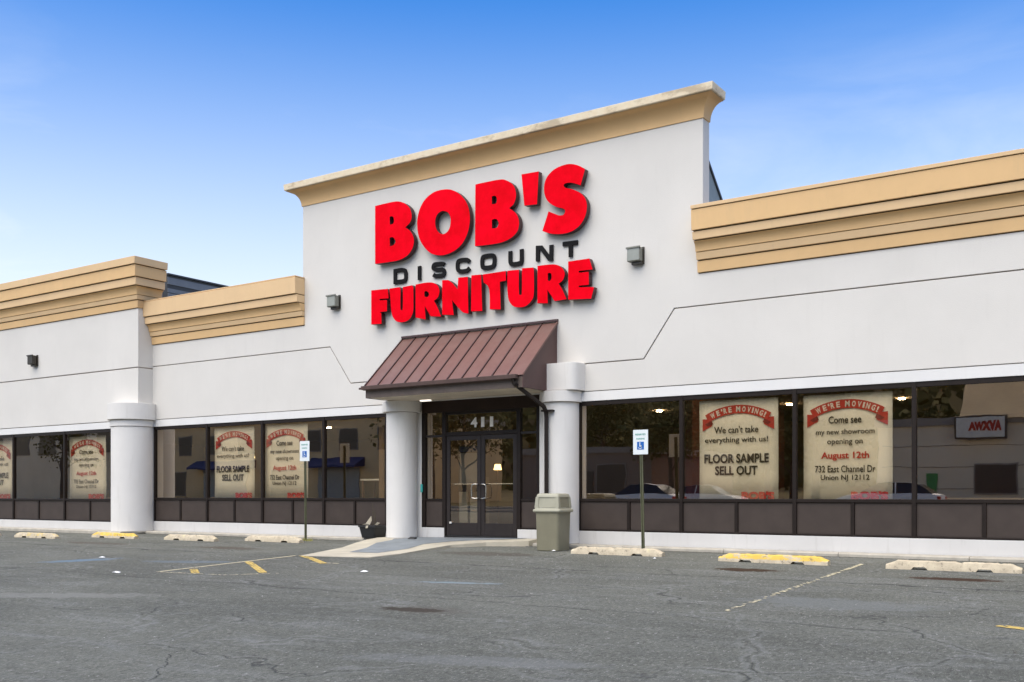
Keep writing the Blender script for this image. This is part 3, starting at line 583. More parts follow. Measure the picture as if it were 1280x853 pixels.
# ---------------------------------------------------------------- fascia sign
RED = [[[[-2.814,7.621,1],[-2.496,7.63],[-2.177,7.623],[-1.976,7.56],[-1.82,7.441],[-1.755,7.321],[-1.741,7.221],[-1.778,7.106],[-1.925,7.001,1],[-1.792,6.912],[-1.699,6.778],[-1.677,6.645],[-1.727,6.499],[-1.877,6.366],[-2.119,6.299],[-2.437,6.296],[-2.814,6.304,1]],[[-2.379,7.31,1],[-2.304,7.309],[-2.255,7.238],[-2.275,7.143],[-2.373,7.134,1]],[[-2.379,6.836,1],[-2.287,6.836],[-2.211,6.741],[-2.263,6.66],[-2.373,6.644,1]]],[[[-0.761,7.656],[-0.547,7.582],[-0.363,7.447],[-0.219,7.26],[-0.154,7.061],[-0.148,6.851],[-0.206,6.628],[-0.336,6.437],[-0.521,6.314],[-0.761,6.251],[-0.976,6.258],[-1.194,6.33],[-1.387,6.496],[-1.526,6.71],[-1.581,6.957],[-1.568,7.194],[-1.47,7.418],[-1.304,7.574],[-1.058,7.663]],[[-0.841,7.2],[-0.72,7.139],[-0.659,7.012],[-0.675,6.845],[-0.747,6.738],[-0.868,6.703],[-0.99,6.763],[-1.063,6.881],[-1.077,7.033],[-1.03,7.144],[-0.936,7.198]]],[[[0.0,7.629,1],[0.249,7.633],[0.652,7.623],[0.822,7.565],[0.962,7.457],[1.024,7.326],[1.032,7.185],[0.976,7.06],[0.864,6.991,1],[1.018,6.874],[1.096,6.746],[1.11,6.616],[1.068,6.484],[0.929,6.376],[0.708,6.313],[0.394,6.303],[-0.009,6.323,1]],[[0.428,7.308,1],[0.509,7.306],[0.555,7.235],[0.532,7.145],[0.428,7.143,1]],[[0.428,6.817,1],[0.537,6.819],[0.6,6.723],[0.552,6.634],[0.428,6.635,1]]],[[[1.171,7.637,1],[1.59,7.624,1],[1.549,6.963,1],[1.24,6.983,1]]],[[[2.672,7.476,1],[2.532,7.568],[2.351,7.636],[2.155,7.643],[1.944,7.591],[1.784,7.471],[1.719,7.3],[1.736,7.115],[1.824,6.965],[1.997,6.842],[2.168,6.778],[2.213,6.722],[2.181,6.659],[2.089,6.651],[1.97,6.703],[1.824,6.776,1],[1.676,6.4,1],[1.864,6.323],[2.102,6.277],[2.338,6.288],[2.532,6.371],[2.66,6.519],[2.711,6.688],[2.693,6.858],[2.583,7.009],[2.39,7.124],[2.234,7.179],[2.181,7.24],[2.234,7.274],[2.377,7.256],[2.57,7.174,1]]],[[[-2.931,5.716,1],[-2.436,5.696,1],[-2.411,5.479,1],[-2.678,5.494,1],[-2.678,5.46,1],[-2.459,5.447,1],[-2.459,5.192,1],[-2.674,5.195,1],[-2.631,5.165,1],[-2.621,4.927,1],[-2.931,4.938,1]]],[[[-2.385,5.694,1],[-2.093,5.695,1],[-2.059,5.65,1],[-2.063,5.225],[-2.032,5.178],[-1.998,5.219],[-1.994,5.686,1],[-1.724,5.695,1],[-1.692,5.645,1],[-1.692,5.173],[-1.734,5.032],[-1.837,4.933],[-2.017,4.902],[-2.189,4.945],[-2.295,5.065],[-2.339,5.239],[-2.362,5.463]]],[[[-1.631,5.7,1],[-1.325,5.706],[-1.124,5.675],[-1.006,5.595],[-0.961,5.483],[-0.988,5.372],[-1.052,5.314],[-1.115,5.288,1],[-1.015,5.132],[-0.916,4.922,1],[-1.206,4.954,1],[-1.371,5.197,1],[-1.344,4.9,1],[-1.631,4.971,1]],[[-1.381,5.508,1],[-1.325,5.521],[-1.261,5.473],[-1.261,5.416],[-1.316,5.386],[-1.377,5.407,1]]],[[[-0.888,5.705,1],[-0.731,5.691,1],[-0.613,5.615],[-0.471,5.464,1],[-0.452,5.712,1],[-0.198,5.697,1],[-0.183,4.914,1],[-0.313,4.947],[-0.448,5.062],[-0.619,5.242,1],[-0.574,4.922,1],[-0.888,4.958,1]]],[[[-0.103,5.716,1],[0.151,5.705,1],[0.18,4.933,1],[-0.113,4.953,1]]],[[[0.189,5.699,1],[0.778,5.703,1],[0.787,5.501,1],[0.633,5.495,1],[0.651,4.918,1],[0.375,4.946,1],[0.369,5.296],[0.329,5.437],[0.217,5.525,1]]],[[[0.823,5.7,1],[1.107,5.688,1],[1.11,5.222],[1.137,5.172],[1.178,5.207],[1.183,5.706,1],[1.451,5.689,1],[1.474,5.638,1],[1.474,5.182],[1.433,5.039],[1.293,4.928],[1.133,4.911],[0.972,4.947],[0.873,5.054],[0.832,5.193],[0.819,5.419]]],[[[1.559,5.708,1],[1.849,5.7],[2.019,5.672],[2.146,5.59],[2.205,5.482],[2.18,5.377],[2.129,5.322],[2.062,5.29,1],[2.154,5.149],[2.247,4.958,1],[1.968,4.949,1],[1.797,5.196,1],[1.806,4.923,1],[1.559,4.949,1]],[[1.806,5.524,1],[1.849,5.533],[1.892,5.499],[1.892,5.411],[1.849,5.365],[1.809,5.382,1]]],[[[2.285,5.703,1],[2.767,5.702,1],[2.84,5.478,1],[2.529,5.485,1],[2.529,5.45,1],[2.754,5.443,1],[2.759,5.187,1],[2.529,5.195,1],[2.529,5.164,1],[2.877,5.128,1],[2.807,4.908,1],[2.285,4.944,1]]]]
BLACK = [[1,[[-2.335,6.112,1],[-2.126,6.108],[-2.034,6.058],[-2.028,5.897],[-2.093,5.855],[-2.335,5.858,1]]],[0,[[-1.629,6.132,1],[-1.629,5.825,1]]],[0,[[-0.936,6.07],[-0.988,6.101],[-1.185,6.113],[-1.235,6.083],[-1.227,6.024],[-1.123,5.986],[-0.988,5.975],[-0.94,5.931],[-0.946,5.867],[-1.019,5.846],[-1.175,5.858],[-1.237,5.894]]],[0,[[-0.257,6.043],[-0.317,6.099],[-0.487,6.113],[-0.564,6.079],[-0.568,5.942],[-0.508,5.878],[-0.327,5.868],[-0.251,5.918]]],[1,[[0.139,6.113],[0.338,6.108],[0.397,6.054],[0.393,5.926],[0.338,5.868],[0.139,5.872],[0.086,5.922],[0.086,6.069]]],[0,[[0.804,6.136,1],[0.804,5.916],[0.859,5.858],[1.027,5.854],[1.084,5.888],[1.084,6.14,1]]],[0,[[1.482,5.837,1],[1.482,6.111,1],[1.564,6.105,1],[1.759,5.859,1],[1.804,5.853,1],[1.808,6.128,1]]],[0,[[2.077,6.104,1],[2.427,6.096,1]]],[0,[[2.263,6.086,1],[2.263,5.826,1]]]]
sign = thing('shop_sign', "big red and black lettering BOB'S DISCOUNT FURNITURE fixed to the white false front", 'sign', (0, 0, 5))
for L in RED:
    loops = [smooth_loop(l) for l in L]
    X = [p[0] for p in loops[0]]; Z = [p[1] for p in loops[0]]; cx, cz = (min(X)+max(X))/2, (min(Z)+max(Z))/2
    put('letter', outline(loops, .13, 'red_face', 'letter_side', cx, cz), sign, (cx, -.105, cz-5))
def letter_black(strokes, wd):
    pts = [p for c_, l in strokes for p in l]; cx = sum(p[0] for p in pts)/len(pts); cz = sum(p[1] for p in pts)/len(pts)
    allm = None
    for k, (cl, l) in enumerate(strokes):
        sm = smooth_loop(l, 4, bool(cl)); me = outline(stroke(sm, wd, bool(cl)), .03 if k == 0 else .034, 'black_letter', None, cx, cz)
        if allm is None: allm = me
        else:
            bm = bmesh.new(); bm.from_mesh(allm); bm.from_mesh(me); bm.to_mesh(allm); bm.free()
    o = put('letter', allm, sign, (cx, -.03, cz-5)); o['label'] = 'small black letter'
grp = [BLACK[i:i+1] for i in range(7)]+[BLACK[7:9]]
for g in grp: letter_black(g, .088)

# ---------------------------------------------------------------- wall lamps
def wall_lamp(label, x, z, yw_, tw=1, dark=False):
    t = thing('wall_lamp', label, 'wall lamp', (x, yw_, z), 0, 'floodlights on the upper wall')
    a = 'lamp_dark' if dark else 'lamp_grey'
    m_ = MB(); m_.box(.10, .17, -.03, -.001, -.16, .17, 'lamp_dark'); m_.box(-.06, .15, -.11, -.03, -.17, -.12, 'lamp_dark'); m_.obj('back_plate', t, .006)
    m_ = MB(); m_.box(-.13, .15, -.17, -.04, -.115, .15, a); m_.obj('housing', t, .02)
    m_ = MB(); m_.box(-.115, .135, -.178, -.168, -.10, .135, 'lens' if not dark else 'lamp_dark'); m_.obj('lens', t, .006)
    m_ = MB(); m_.box(-.14, .16, -.195, -.16, .13, .165, a); m_.obj('visor', t, .005)
    return t
wall_lamp('square grey floodlight high on the wall right of the red lettering', 3.72, 5.64, 0)
wall_lamp('square grey floodlight left of the red lettering beside the short cornice', -4.20, 5.59, 0)
wall_lamp('dark floodlight on the forward block at the far left', -15.95, 5.03, BY, dark=True)

# ---------------------------------------------------------------- posters behind the glass
def poster(label, x0, x1, y, z0, z1, kind):
    W, H = x1-x0, z1-z0; cx = (x0+x1)/2
    t = thing('poster', label, 'poster', (cx, y, z0), 0, 'moving sale posters in the shop windows')
    m_ = MB(); nx = 10; vs = []
    for i in range(nx+1):
        for k in range(5):
            u, v = i/nx-.5, k/4; vs.append((u*W, .012*math.sin(i*1.3+k*.9)*(1-v*.3), v*H))
    m_.add(vs, [(i*5+k, (i+1)*5+k, (i+1)*5+k+1, i*5+k+1) for i in range(nx) for k in range(4)], 'paper'); sh_ = m_.obj('sheet', t, smooth=60)
    so_ = sh_.modifiers.new('thickness', 'SOLIDIFY'); so_.thickness = .003; so_.offset = 1
    yf = -.022
    # arched ribbon
    m_ = MB(); n = 16; a0 = .52; Rr = W*.42/math.sin(a0); zc = H-.10-Rr
    for j in range(n):
        q = [(-a0+2*a0*(j+e)/n) for e in (0, 1)]
        m_.add([(math.sin(q[0])*(Rr-.155), yf, zc+math.cos(q[0])*(Rr-.155)), (math.sin(q[1])*(Rr-.155), yf, zc+math.cos(q[1])*(Rr-.155)), (math.sin(q[1])*Rr, yf, zc+math.cos(q[1])*Rr), (math.sin(q[0])*Rr, yf, zc+math.cos(q[0])*Rr)], [(0, 1, 2, 3)], 'print_red')
    for s_ in (-1, 1):
        ex, ez = math.sin(a0)*Rr*s_, zc+math.cos(a0)*Rr
        m_.add([(ex-s_*.12, yf+.004, ez-.08), (ex+s_*.05, yf+.004, ez-.07), (ex+s_*.05, yf+.004, ez-.30), (ex-s_*.14, yf+.004, ez-.20)], [(0, 1, 2, 3)], 'print_red')
        m_.add([(ex-s_*.13, yf-.002, ez-.10), (ex-s_*.0, yf-.002, ez-.17), (ex-s_*.06, yf-.002, ez-.21), (ex-s_*.16, yf-.002, ez-.17)], [(0, 1, 2, 3)], 'print_red_dark')
    m_.obj('ribbon', t)
    s = "WE'RE MOVING!"; wds = {'W': 1.35, "'": .45, 'I': .5, ' ': .5, 'M': 1.25, '!': .5}; tot = sum(wds.get(c_, 1) for c_ in s); pos = 0
    bmx = bmesh.new()
    for c_ in s:
        wd = wds.get(c_, 1); a = (-.5+(pos+wd/2)/tot)*2*a0*.90; pos += wd
        if c_ == ' ': continue
        me = text_mesh(c_, wd*.062*W/1.5, .10 if c_ != "'" else .04, 'print_white', .035, .002)
        me.transform(Matrix.Translation((math.sin(a)*(Rr-.078), yf-.003, zc+math.cos(a)*(Rr-.078+(.03 if c_ == "'" else 0)))) @ Matrix.Rotation(a, 4, 'Y')); bmx.from_mesh(me)
    me = bpy.data.meshes.new('ribbon_lettering'); bmx.to_mesh(me); bmx.free(); me.materials.append(M['print_white']); put('ribbon_lettering', me, t, (0, 0, 0))
    top = H
    if kind == 'sale': rows = [("We can't take", .55, .56, .13, 'ink', .012), ('everything with us!', .75, .80, .13, 'ink', .012), ('FLOOR SAMPLE', 1.08, .82, .17, 'ink', .03), ('SELL OUT', 1.30, .54, .17, 'ink', .03)]
    else: rows = [('Come see', .45, .37, .13, 'ink', .02), ('my new showroom', .67, .66, .12, 'ink', .012), ('opening on', .84, .40, .12, 'ink', .012), ('August 12th', 1.08, .54, .15, 'print_red', .025), ('732 East Channel Dr', 1.30, .68, .12, 'ink', .012), ('Union NJ 12112', 1.46, .55, .12, 'ink', .012)]
    for s, dz, wf, hh, mt, bo in rows:
        put('lettering', text_mesh(s, W*wf, hh, mt, bo, .002), t, ((-.02)*W, yf, H-dz))
    o = put('lettering', text_mesh("BOB'S", W*.41, .15, 'print_red', .06, .002), t, (.255*W, yf, .11)); o['label'] = 'bold red shop name at the foot'
    return t
poster('moving sale poster reading FLOOR SAMPLE SELL OUT, right of the entrance', 4.955, 6.465, .14, .93, 2.80, 'sale')
poster('moving poster with the red August date, rightmost poster of all', 6.92, 8.43, .14, .93, 2.80, 'date')
poster('moving sale poster with FLOOR SAMPLE wording, left of the entrance beside the thick mullion', -8.665, -7.15, .14, .93, 2.80, 'sale')
poster('moving poster with a date, behind the slim parking sign left of the entrance', -6.767, -5.26, .14, .93, 2.79, 'date')
poster('moving poster with a date, just left of the wide round corner column', -14.55, -12.80, -.24, .90, 2.74, 'date')
poster('moving sale poster cut by the left edge of the picture', -19.35, -17.55, -.24, .90, 2.74, 'sale')

# ---------------------------------------------------------------- wheel stops
def stop_mesh(mat, seed):
    rnd = random.Random(seed); m_ = MB(); L = 1.83; n = 46; vs = []; k = 7
    for i in range(n+1):
        u = i/n; x = (u-.5)*L; e = min(u, 1-u)*L
        h = .135*min(1, .55+e/.16*.45) if e < .16 else .135
        h += rnd.uniform(-.005, .004); b0 = .0
        if .20 < u < .31 or .69 < u < .80: b0 = .045
        if rnd.random() < .12: h -= rnd.uniform(.005, .02)
        yb = .085 if e > .03 else .075
        ring = [(-yb, b0), (-yb+.006, .055 if b0 < .05 else .06), (-.055+rnd.uniform(-.004, .004), h-.012), (-.035, h), (.035, h), (.055, h-.012), (yb, b0)]
        vs += [(x, y_, z_) for y_, z_ in ring]
    fs = [(i*k+j, (i+1)*k+j, (i+1)*k+(j+1) % k, i*k+(j+1) % k) for i in range(n) for j in range(k)]
    fs += [tuple(range(k)), tuple(n*k+j for j in range(k-1, -1, -1))]
    m_.add(vs, fs, mat); return m_.mesh('wheel_stop', smooth=35)
stops = [((-14.4-.92), -2.45, 'stop_patchy', 'wheel stop cut by the left picture edge'), (-12.55, -2.45, 'stop_patchy', 'patchy yellow wheel stop, left of the one before the wide corner column'), (-10.25, -1.72, 'stop_yellow', 'worn yellow wheel stop before the wide corner column'),
         (-7.40, -1.62, 'stop_cream', 'cream concrete wheel stop, first one right of the wide corner column'), (-4.98, -1.22, 'stop_cream', 'cream concrete wheel stop at the foot of the left parking sign'),
         (3.98, -1.30, 'stop_cream', 'cream wheel stop at the foot of the right parking sign, next to the bin'), (7.0, -1.66, 'stop_yellow', 'bright yellow chipped wheel stop under the right-hand posters'), (9.72, -1.78, 'stop_cream', 'pale beige wheel stop nearest the right picture edge')]
for i, (x, y_, mt, lb) in enumerate(stops):
    o = bpy.data.objects.new('wheel_stop', stop_mesh(mt, i)); link(o); o.location = (x, y_, gz(x, y_)-.004); o.rotation_euler = (R(2), 0, R([2, 1, -1, .5, -1, 1.0, -2.2, 1.2][i]))
    tag(o, lb, 'wheel stop', 'concrete wheel stops along the shopfront')

# ---------------------------------------------------------------- parking signs
def ada(label, x, y_, zt, lean=0, w_=.305, h_=.455, rz=0):
    z0 = gz(x, y_); t = thing('parking_sign', label, 'sign', (x, y_, z0), rz, 'accessible parking signs'); H = zt-z0
    m_ = MB()
    for a, c_, y0, y1 in ((-.03, -.012, 0, .022), (.012, .03, 0, .022), (-.012, .012, .018, .024)): m_.add([(a-lean*0, y0, -.1), (c_, y0, -.1), (c_, y1, -.1), (a, y1, -.1), (a-lean, y0, H-.06), (c_-lean, y0, H-.06), (c_-lean, y1, H-.06), (a-lean, y1, H-.06)], [(3, 2, 1, 0), (4, 5, 6, 7), (0, 1, 5, 4), (1, 2, 6, 5), (2, 3, 7, 6), (3, 0, 4, 7)], 'post_green')
    m_.obj('post', t)
    cx = -lean
    m_ = MB(); m_.box(cx-w_/2, cx+w_/2, -.006, -.002, H-h_, H, 'sign_white'); P_ = m_.obj('plate', t, .002)
    m_ = MB(); m_.box(cx-.07, cx+.07, -.0085, -.0065, H-h_+.09, H-h_+.235, 'sign_blue'); m_.obj('blue_square', P_)
    m_ = MB(); zz = H-h_+.09; yy = -.0105
    m_.cyl(0, 0, 0, 0.001, .012, .012, 'sign_white', 12)
    for i in range(len(m_.v)): vx, vy, vz = m_.v[i]; m_.v[i] = (cx-.012+vx, yy+vz, zz+.122+vy)
    m_.box(cx-.02, cx-.006, yy, yy+.001, zz+.055, zz+.108, 'sign_white'); m_.box(cx-.006, cx+.025, yy, yy+.001, zz+.056, zz+.07, 'sign_white'); m_.box(cx+.018, cx+.03, yy, yy+.001, zz+.022, zz+.06, 'sign_white')
    n = 14
    for i in range(n):
        a0 = -2.9+i*(4.2/n); a1 = a0+4.2/n
        m_.add([(cx-.008+r_*math.cos(a_), yy, zz+.05+r_*math.sin(a_)) for r_, a_ in ((.028, a0), (.038, a0), (.038, a1), (.028, a1))], [(0, 1, 2, 3)], 'sign_white')
    m_.obj('wheelchair_symbol', P_)
    put('lettering', text_mesh('RESERVED', w_*.68, .032, 'sign_green', .02, .001), P_, (cx, -.0075, H-.085)); put('lettering', text_mesh('PARKING', w_*.55, .03, 'sign_green', .02, .001), P_, (cx, -.0075, H-.165))
    return t
ada('accessible parking sign on a green post between the bin and the first right-hand poster', 4.215, -.72, 2.253, .05)
ada('accessible parking sign on a thin post in front of the left window posters', -4.57, -.62, 2.31, .02, .31, .47)

# ---------------------------------------------------------------- litter bin
z0 = gz(0, -.8); bn = thing('litter_bin', 'square olive grey litter bin with hooded lid beside the entrance downspout', 'bin', (2.37, -.88, z0), R(3)); bn.scale = (.93, .93, 1)
def rr_loop(hw, r, n=5): return [(sx*(hw-r)+r*math.cos(a), sy*(hw-r)+r*math.sin(a)) for sx, sy, a0 in ((1, 1, 0), (-1, 1, 90), (-1, -1, 180), (1, -1, 270)) for a in [R(a0+90*i/n) for i in range(n+1)]]
def loft(mb, rings, mat):
    n = len(rings[0][1]); vs = [(x, y_, z) for z, L in rings for x, y_ in L]
    fs = [(i*n+j, i*n+(j+1) % n, (i+1)*n+(j+1) % n, (i+1)*n+j) for i in range(len(rings)-1) for j in range(n)]+[tuple(range(n-1, -1, -1)), tuple((len(rings)-1)*n+j for j in range(n))]
    mb.add(vs, fs, mat)
m_ = MB(); loft(m_, [(.0, rr_loop(.255, .06)), (.02, rr_loop(.262, .06)), (.70, rr_loop(.278, .06)), (.72, rr_loop(.285, .06)), (.75, rr_loop(.285, .06))], 'bin_body'); m_.obj('body', bn, smooth=35)
m_ = MB(); loft(m_, [(.735, rr_loop(.315, .05)), (.76, rr_loop(.325, .05)), (.785, rr_loop(.318, .05)), (.80, rr_loop(.292, .05)), (.82, rr_loop(.288, .05))], 'bin_lid'); lid = m_.obj('lid_rim', bn, smooth=35)
m_ = MB()
for s_ in (-1, 1):      # four curved corner posts of the hood, leaving hopper openings in the faces
    for t_ in (-1, 1):
        m_.add([(s_*a, t_*b_, z) for a, b_, z in ((.285, .285, .82), (.285, .20, .82), (.20, .20, .82), (.20, .285, .82), (.265, .265, 1.03), (.265, .19, 1.03), (.19, .19, 1.03), (.19, .265, 1.03))], [(0, 1, 2, 3), (4, 5, 6, 7), (0, 1, 5, 4), (1, 2, 6, 5), (2, 3, 7, 6), (3, 0, 4, 7)], 'bin_lid')
loft(m_, [(1.02, rr_loop(.268, .05)), (1.06, rr_loop(.262, .05)), (1.085, rr_loop(.245, .05)), (1.095, rr_loop(.20, .05))], 'bin_lid'); m_.obj('hood', bn, smooth=35)
m_ = MB()
for s_ in (0, 1, 2, 3):
    a = s_*math.pi/2; q = [(-.20, -.272, .825), (.20, -.272, .825), (.19, -.252, 1.02), (-.19, -.252, 1.02)]
    m_.add([(x*math.cos(a)-y_*math.sin(a), x*math.sin(a)+y_*math.cos(a), z) for x, y_, z in q], [(0, 1, 2, 3)], 'bin_body' if s_ % 2 else 'bin_lid')
m_.obj('flap', bn)

# ---------------------------------------------------------------- pot, door stop, litter, sensor
pt = thing('plant_pot', 'black plant pot with a dry stalk and pale leaf beside the left entrance column', 'plant pot', (-2.86, -.17, .078))
m_ = MB(); loft(m_, [(0, rr_loop(.20, .06)), (.02, rr_loop(.205, .06)), (.24, rr_loop(.245, .06)), (.245, rr_loop(.265, .06)), (.28, rr_loop(.265, .06))], 'dark_plastic'); m_.obj('pot', pt, smooth=35)
m_ = MB()
for k, (dx, dy, h_) in enumerate(((-.03, 0, .52), (.02, .03, .40), (.05, -.02, .33))): m_.tube([(dx, dy, .27), (dx+.01, dy, .27+h_*.5), (dx-.02*k, dy, .27+h_)], [.006, .005, .003], 'stem', 5)
m_.obj('stalk', pt)
for q in (((-.22, -.15, .30), (-.08, -.17, .33), (.02, -.16, .45), (.06, -.15, .50), (.07, -.14, .40), (.03, -.16, .30)), ((.0, -.27, .22), (.07, -.275, .23), (.08, -.272, .29), (.01, -.27, .28)), ((.12, -.1, .30), (.2, -.1, .36), (.26, -.08, .34), (.18, -.08, .29))):
    m_ = MB(); m_.add(q+tuple((a, b_+.006, z) for a, b_, z in q), [tuple(range(len(q))), tuple(range(2*len(q)-1, len(q)-1, -1))]+[(i, (i+1) % len(q), (i+1) % len(q)+len(q), i+len(q)) for i in range(len(q))], 'leaf_dry'); m_.obj('leaf', pt)
m_ = MB(); m_.prism_x([(-.06, 0), (.06, 0), (.06, .06), (-.02, .03)], -.09, .09, 'dark_plastic'); o = m_.obj('door_stop', None, .006); o.location = (-1.42, -.55, .085); tag(o, 'black rubber wedge lying at the foot of the left entrance column', 'door stop')
m_ = MB(); m_.box(-.025, .025, -.02, .02, -.09, .09, 'teal'); o = m_.obj('door_sensor', None, .008); o.location = (-1.57, -.03, 1.20); tag(o, 'small teal device at the left jamb of the entrance', 'device')
for i, (x, y_, s_, lb) in enumerate(((-5.02, -5.62, .09, 'white scrap of paper on faded blue paint at the left of the lot'), (-2.12, -7.32, .10, 'white scrap of paper left of the yellow hatching'), (1.70, -5.52, .09, 'white scrap of paper in the open lot right of the hatching'), (2.55, -1.15, .05, 'tiny white crumpled paper at the foot of the bin'), (5.0, -1.85, .04, 'tiny white paper before the stop at the right parking sign'))):
    rnd = random.Random(i); m_ = MB(); q = [(s_*math.cos(a)*rnd.uniform(.6, 1.1), s_*.7*math.sin(a)*rnd.uniform(.6, 1.1)) for a in [k*math.pi/4 for k in range(8)]]
    m_.add([(a, b_, rnd.uniform(.002, .02)) for a, b_ in q]+[(0, 0, .035)], [(k, (k+1) % 8, 8) for k in range(8)], 'litter'); o = m_.obj('paper_scrap'); o.location = (x, y_, gz(x, y_)+.003); tag(o, lb, 'litter')

# ---------------------------------------------------------------- inside the shop
inner = thing('shop_interior', None, None, kind='structure')
mb = MB(); mb.box(-26, 24, .30, 14, .0, .12, 'inner_floor'); mb.obj('interior_floor', inner)
mb = MB(); mb.box(-26, 24, .345, 14, 3.35, 3.45, 'inner_ceiling'); mb.obj('interior_ceiling', inner)
mb = MB(); mb.box(-26, 24, 13.9, 14.1, .1, 3.4, 'inner_wall'); mb.box(-26.2, -26, -.4, 14, .1, 3.4, 'inner_wall'); mb.box(24, 24.2, 0, 14, .1, 3.4, 'inner_wall'); mb.box(-3.2, -3.05, .4, 7, .12, 3.35, 'inner_wall'); mb.box(3.4, 3.55, 3, 9, .12, 3.35, 'inner_wall_red'); mb.obj('interior_wall', inner)
for x, y_ in ((-9.3, 2.0), (-4.0, 2.5), (7.4, 3.0), (-14.8, 1.8), (12.2, 3.0)): mb = MB(); mb.box(x-.22, x+.22, y_-.22, y_+.22, .12, 3.35, 'inner_wall'); mb.obj('pillar', inner)
k = 0
for x in (-16, -12, -8, -4.6, .3, 4.2, 6.3, 9.5, 13):
    for y_ in (3.0, 7.5):
        k += 1; mb = MB(); mb.cyl(0, 0, 0, .03, .075, .075, 'ceiling_glow', 16); o = mb.obj('ceiling_light'); o.location = (x+.3*(k % 3), y_, 3.315); tag(o, 'small round recessed light in the shop ceiling', 'ceiling light', 'recessed ceiling lights inside the shop')
def sofa(fab):
    m_ = MB(); m_.box(-1, 1, -.4, .45, .08, .36, fab); f_ = m_
    t = thing('sofa', '', 'sofa'); f_.obj('base', t, .03)
    for a in (-.42, .42): m_ = MB(); m_.box(a-.41, a+.41, -.45, .2, .36, .50, fab); m_.obj('seat_cushion', t, .05)
    m_ = MB(); m_.box(-.85, .85, .2, .45, .36, .88, fab); m_.obj('backrest', t, .06)
    for s_ in (-1, 1): m_ = MB(); m_.box(min(s_*.84, s_*1.04), max(s_*.84, s_*1.04), -.43, .45, .08, .62, fab); m_.obj('arm', t, .05)
    for a in (-.9, .9):
        for b_ in (-.36, .38): m_ = MB(); m_.cyl(a, b_, 0, .08, .03, .03, 'wood', 8); m_.obj('leg', t)
    return t
for i, (x, y_, rz, fab, lb) in enumerate(((-10.2, 2.4, 190, 'sofa_tan', 'tan sofa inside the window right of the wide column'), (-5.4, 4.2, 160, 'sofa_blue', 'blue sofa deep inside the left windows'), (-15.6, 2.0, 175, 'sofa_brown', 'brown sofa inside the far left windows'), (3.4+1, 2.6, 200, 'sofa_brown', 'brown sofa behind the first window right of the door'), (9.8, 2.2, 170, 'sofa_tan', 'tan sofa behind the window at the right picture edge'))):
    s_ = sofa(fab); s_.location = (x, y_, .12); s_.rotation_euler = (0, 0, R(rz)); s_['label'] = lb
def flamp(x, y_, lb, h_=1.45):
    t = thing('standing_lamp', lb, 'lamp', (x, y_, .12)); m_ = MB(); m_.cyl(0, 0, 0, .03, .15, .15, 'wood', 16); m_.tube([(0, 0, .02), (0, 0, h_)], .012, 'wood'); m_.obj('stand', t)
    m_ = MB(); m_.cyl(0, 0, h_+.0, h_+.14, .10, .07, 'lamp_glow', 20, False); m_.obj('shade', t)
flamp(-8.9, 1.6, 'glowing lamp inside the window right of the wide column', 1.95); flamp(-4.35, 2.6, 'glowing lamp inside the last window before the left entrance column', 2.05); flamp(-1.62, 3.0, 'glowing yellow lamp seen through the right entrance door', 1.55)
tb = thing('display_table', 'small high display table inside the window left of the entrance', 'table', (-3.85, 1.1, .12)); m_ = MB(); m_.box(-.35, .35, -.25, .25, 1.28, 1.32, 'print_white'); m_.obj('table_top', tb)
for a, b_ in ((-.3, -.2), (.3, -.2), (-.3, .2), (.3, .2)): m_ = MB(); m_.box(a-.02, a+.02, b_-.02, b_+.02, 0, 1.28, 'wood'); m_.obj('leg', tb)
nb = thing('notice_board', 'framed notice with a dark blue heading standing behind the left entrance door', 'notice board', (-.97, .9, .12)); m_ = MB(); m_.box(-.28, .28, 0, .04, 1.0, 2.05, 'dark_plastic'); m_.tube([(0, .02, 0), (0, .02, 1.0)], .03, 'dark_plastic'); m_.box(-.2, .2, -.15, .2, 0, .02, 'dark_plastic'); m_.obj('stand', nb)
m_ = MB(); m_.box(-.25, .25, -.004, -.001, 1.9, 2.02, 'blue_fabric'); m_.box(-.24, .24, -.004, -.001, 1.2, 1.88, 'shutter'); m_.obj('notice', nb)
bw = thing('display_cabinet', 'pale tall cabinet inside behind the left sidelight', 'cabinet', (-1.25, 1.3, .12)); m_ = MB(); m_.box(-.3, .3, 0, .4, 0, 1.35, 'sofa_tan'); m_.obj('carcass', bw, .01); m_ = MB(); m_.box(-.26, .26, -.02, 0, .05, 1.3, 'paper'); m_.obj('door', bw)

# ---------------------------------------------------------------- the street opposite (seen mirrored in the glass)
def opp(name, label, x0, x1, y0, dep, h_, mat, wins, doors=(), trim='opp_trim'):
    t = thing(name, label, 'building', ((x0+x1)/2, y0, gz(0, y0))); ox = (x0+x1)/2
    m_ = MB(); m_.box(x0-ox, x1-ox, -dep, 0, -1, h_, mat); m_.obj('wall', t)
    m_ = MB(); m_.box(x0-ox-.15, x1-ox+.15, -dep-.15, .15, h_-.35, h_+.1, trim); m_.obj('parapet', t)
    for a, c_, z_, z1 in wins:
        m_ = MB(); m_.box(a-ox-.08, c_-ox+.08, .0, .06, z_-.08, z1+.08, trim); f_ = m_.obj('window', t); m_ = MB(); m_.box(a-ox, c_-ox, .03, .075, z_, z1, 'opp_dark'); m_.obj('pane', f_)
    for a, c_, z1, mt in doors:
        m_ = MB(); m_.box(a-ox, c_-ox, .0, .09, 0, z1, mt); m_.obj('door', t)
    return t
ow = opp('shop_opposite', 'white shop across the street with a stepped parapet, mirrored in the right windows', -2.3, 22, -42, 16, 5.0, 'opp_cream', [(2.9, 4.9, .9, 2.4), (8, 11, .8, 2.6), (13, 16, .8, 2.6)], [(.3, .85, 2.0, 'green_door')])
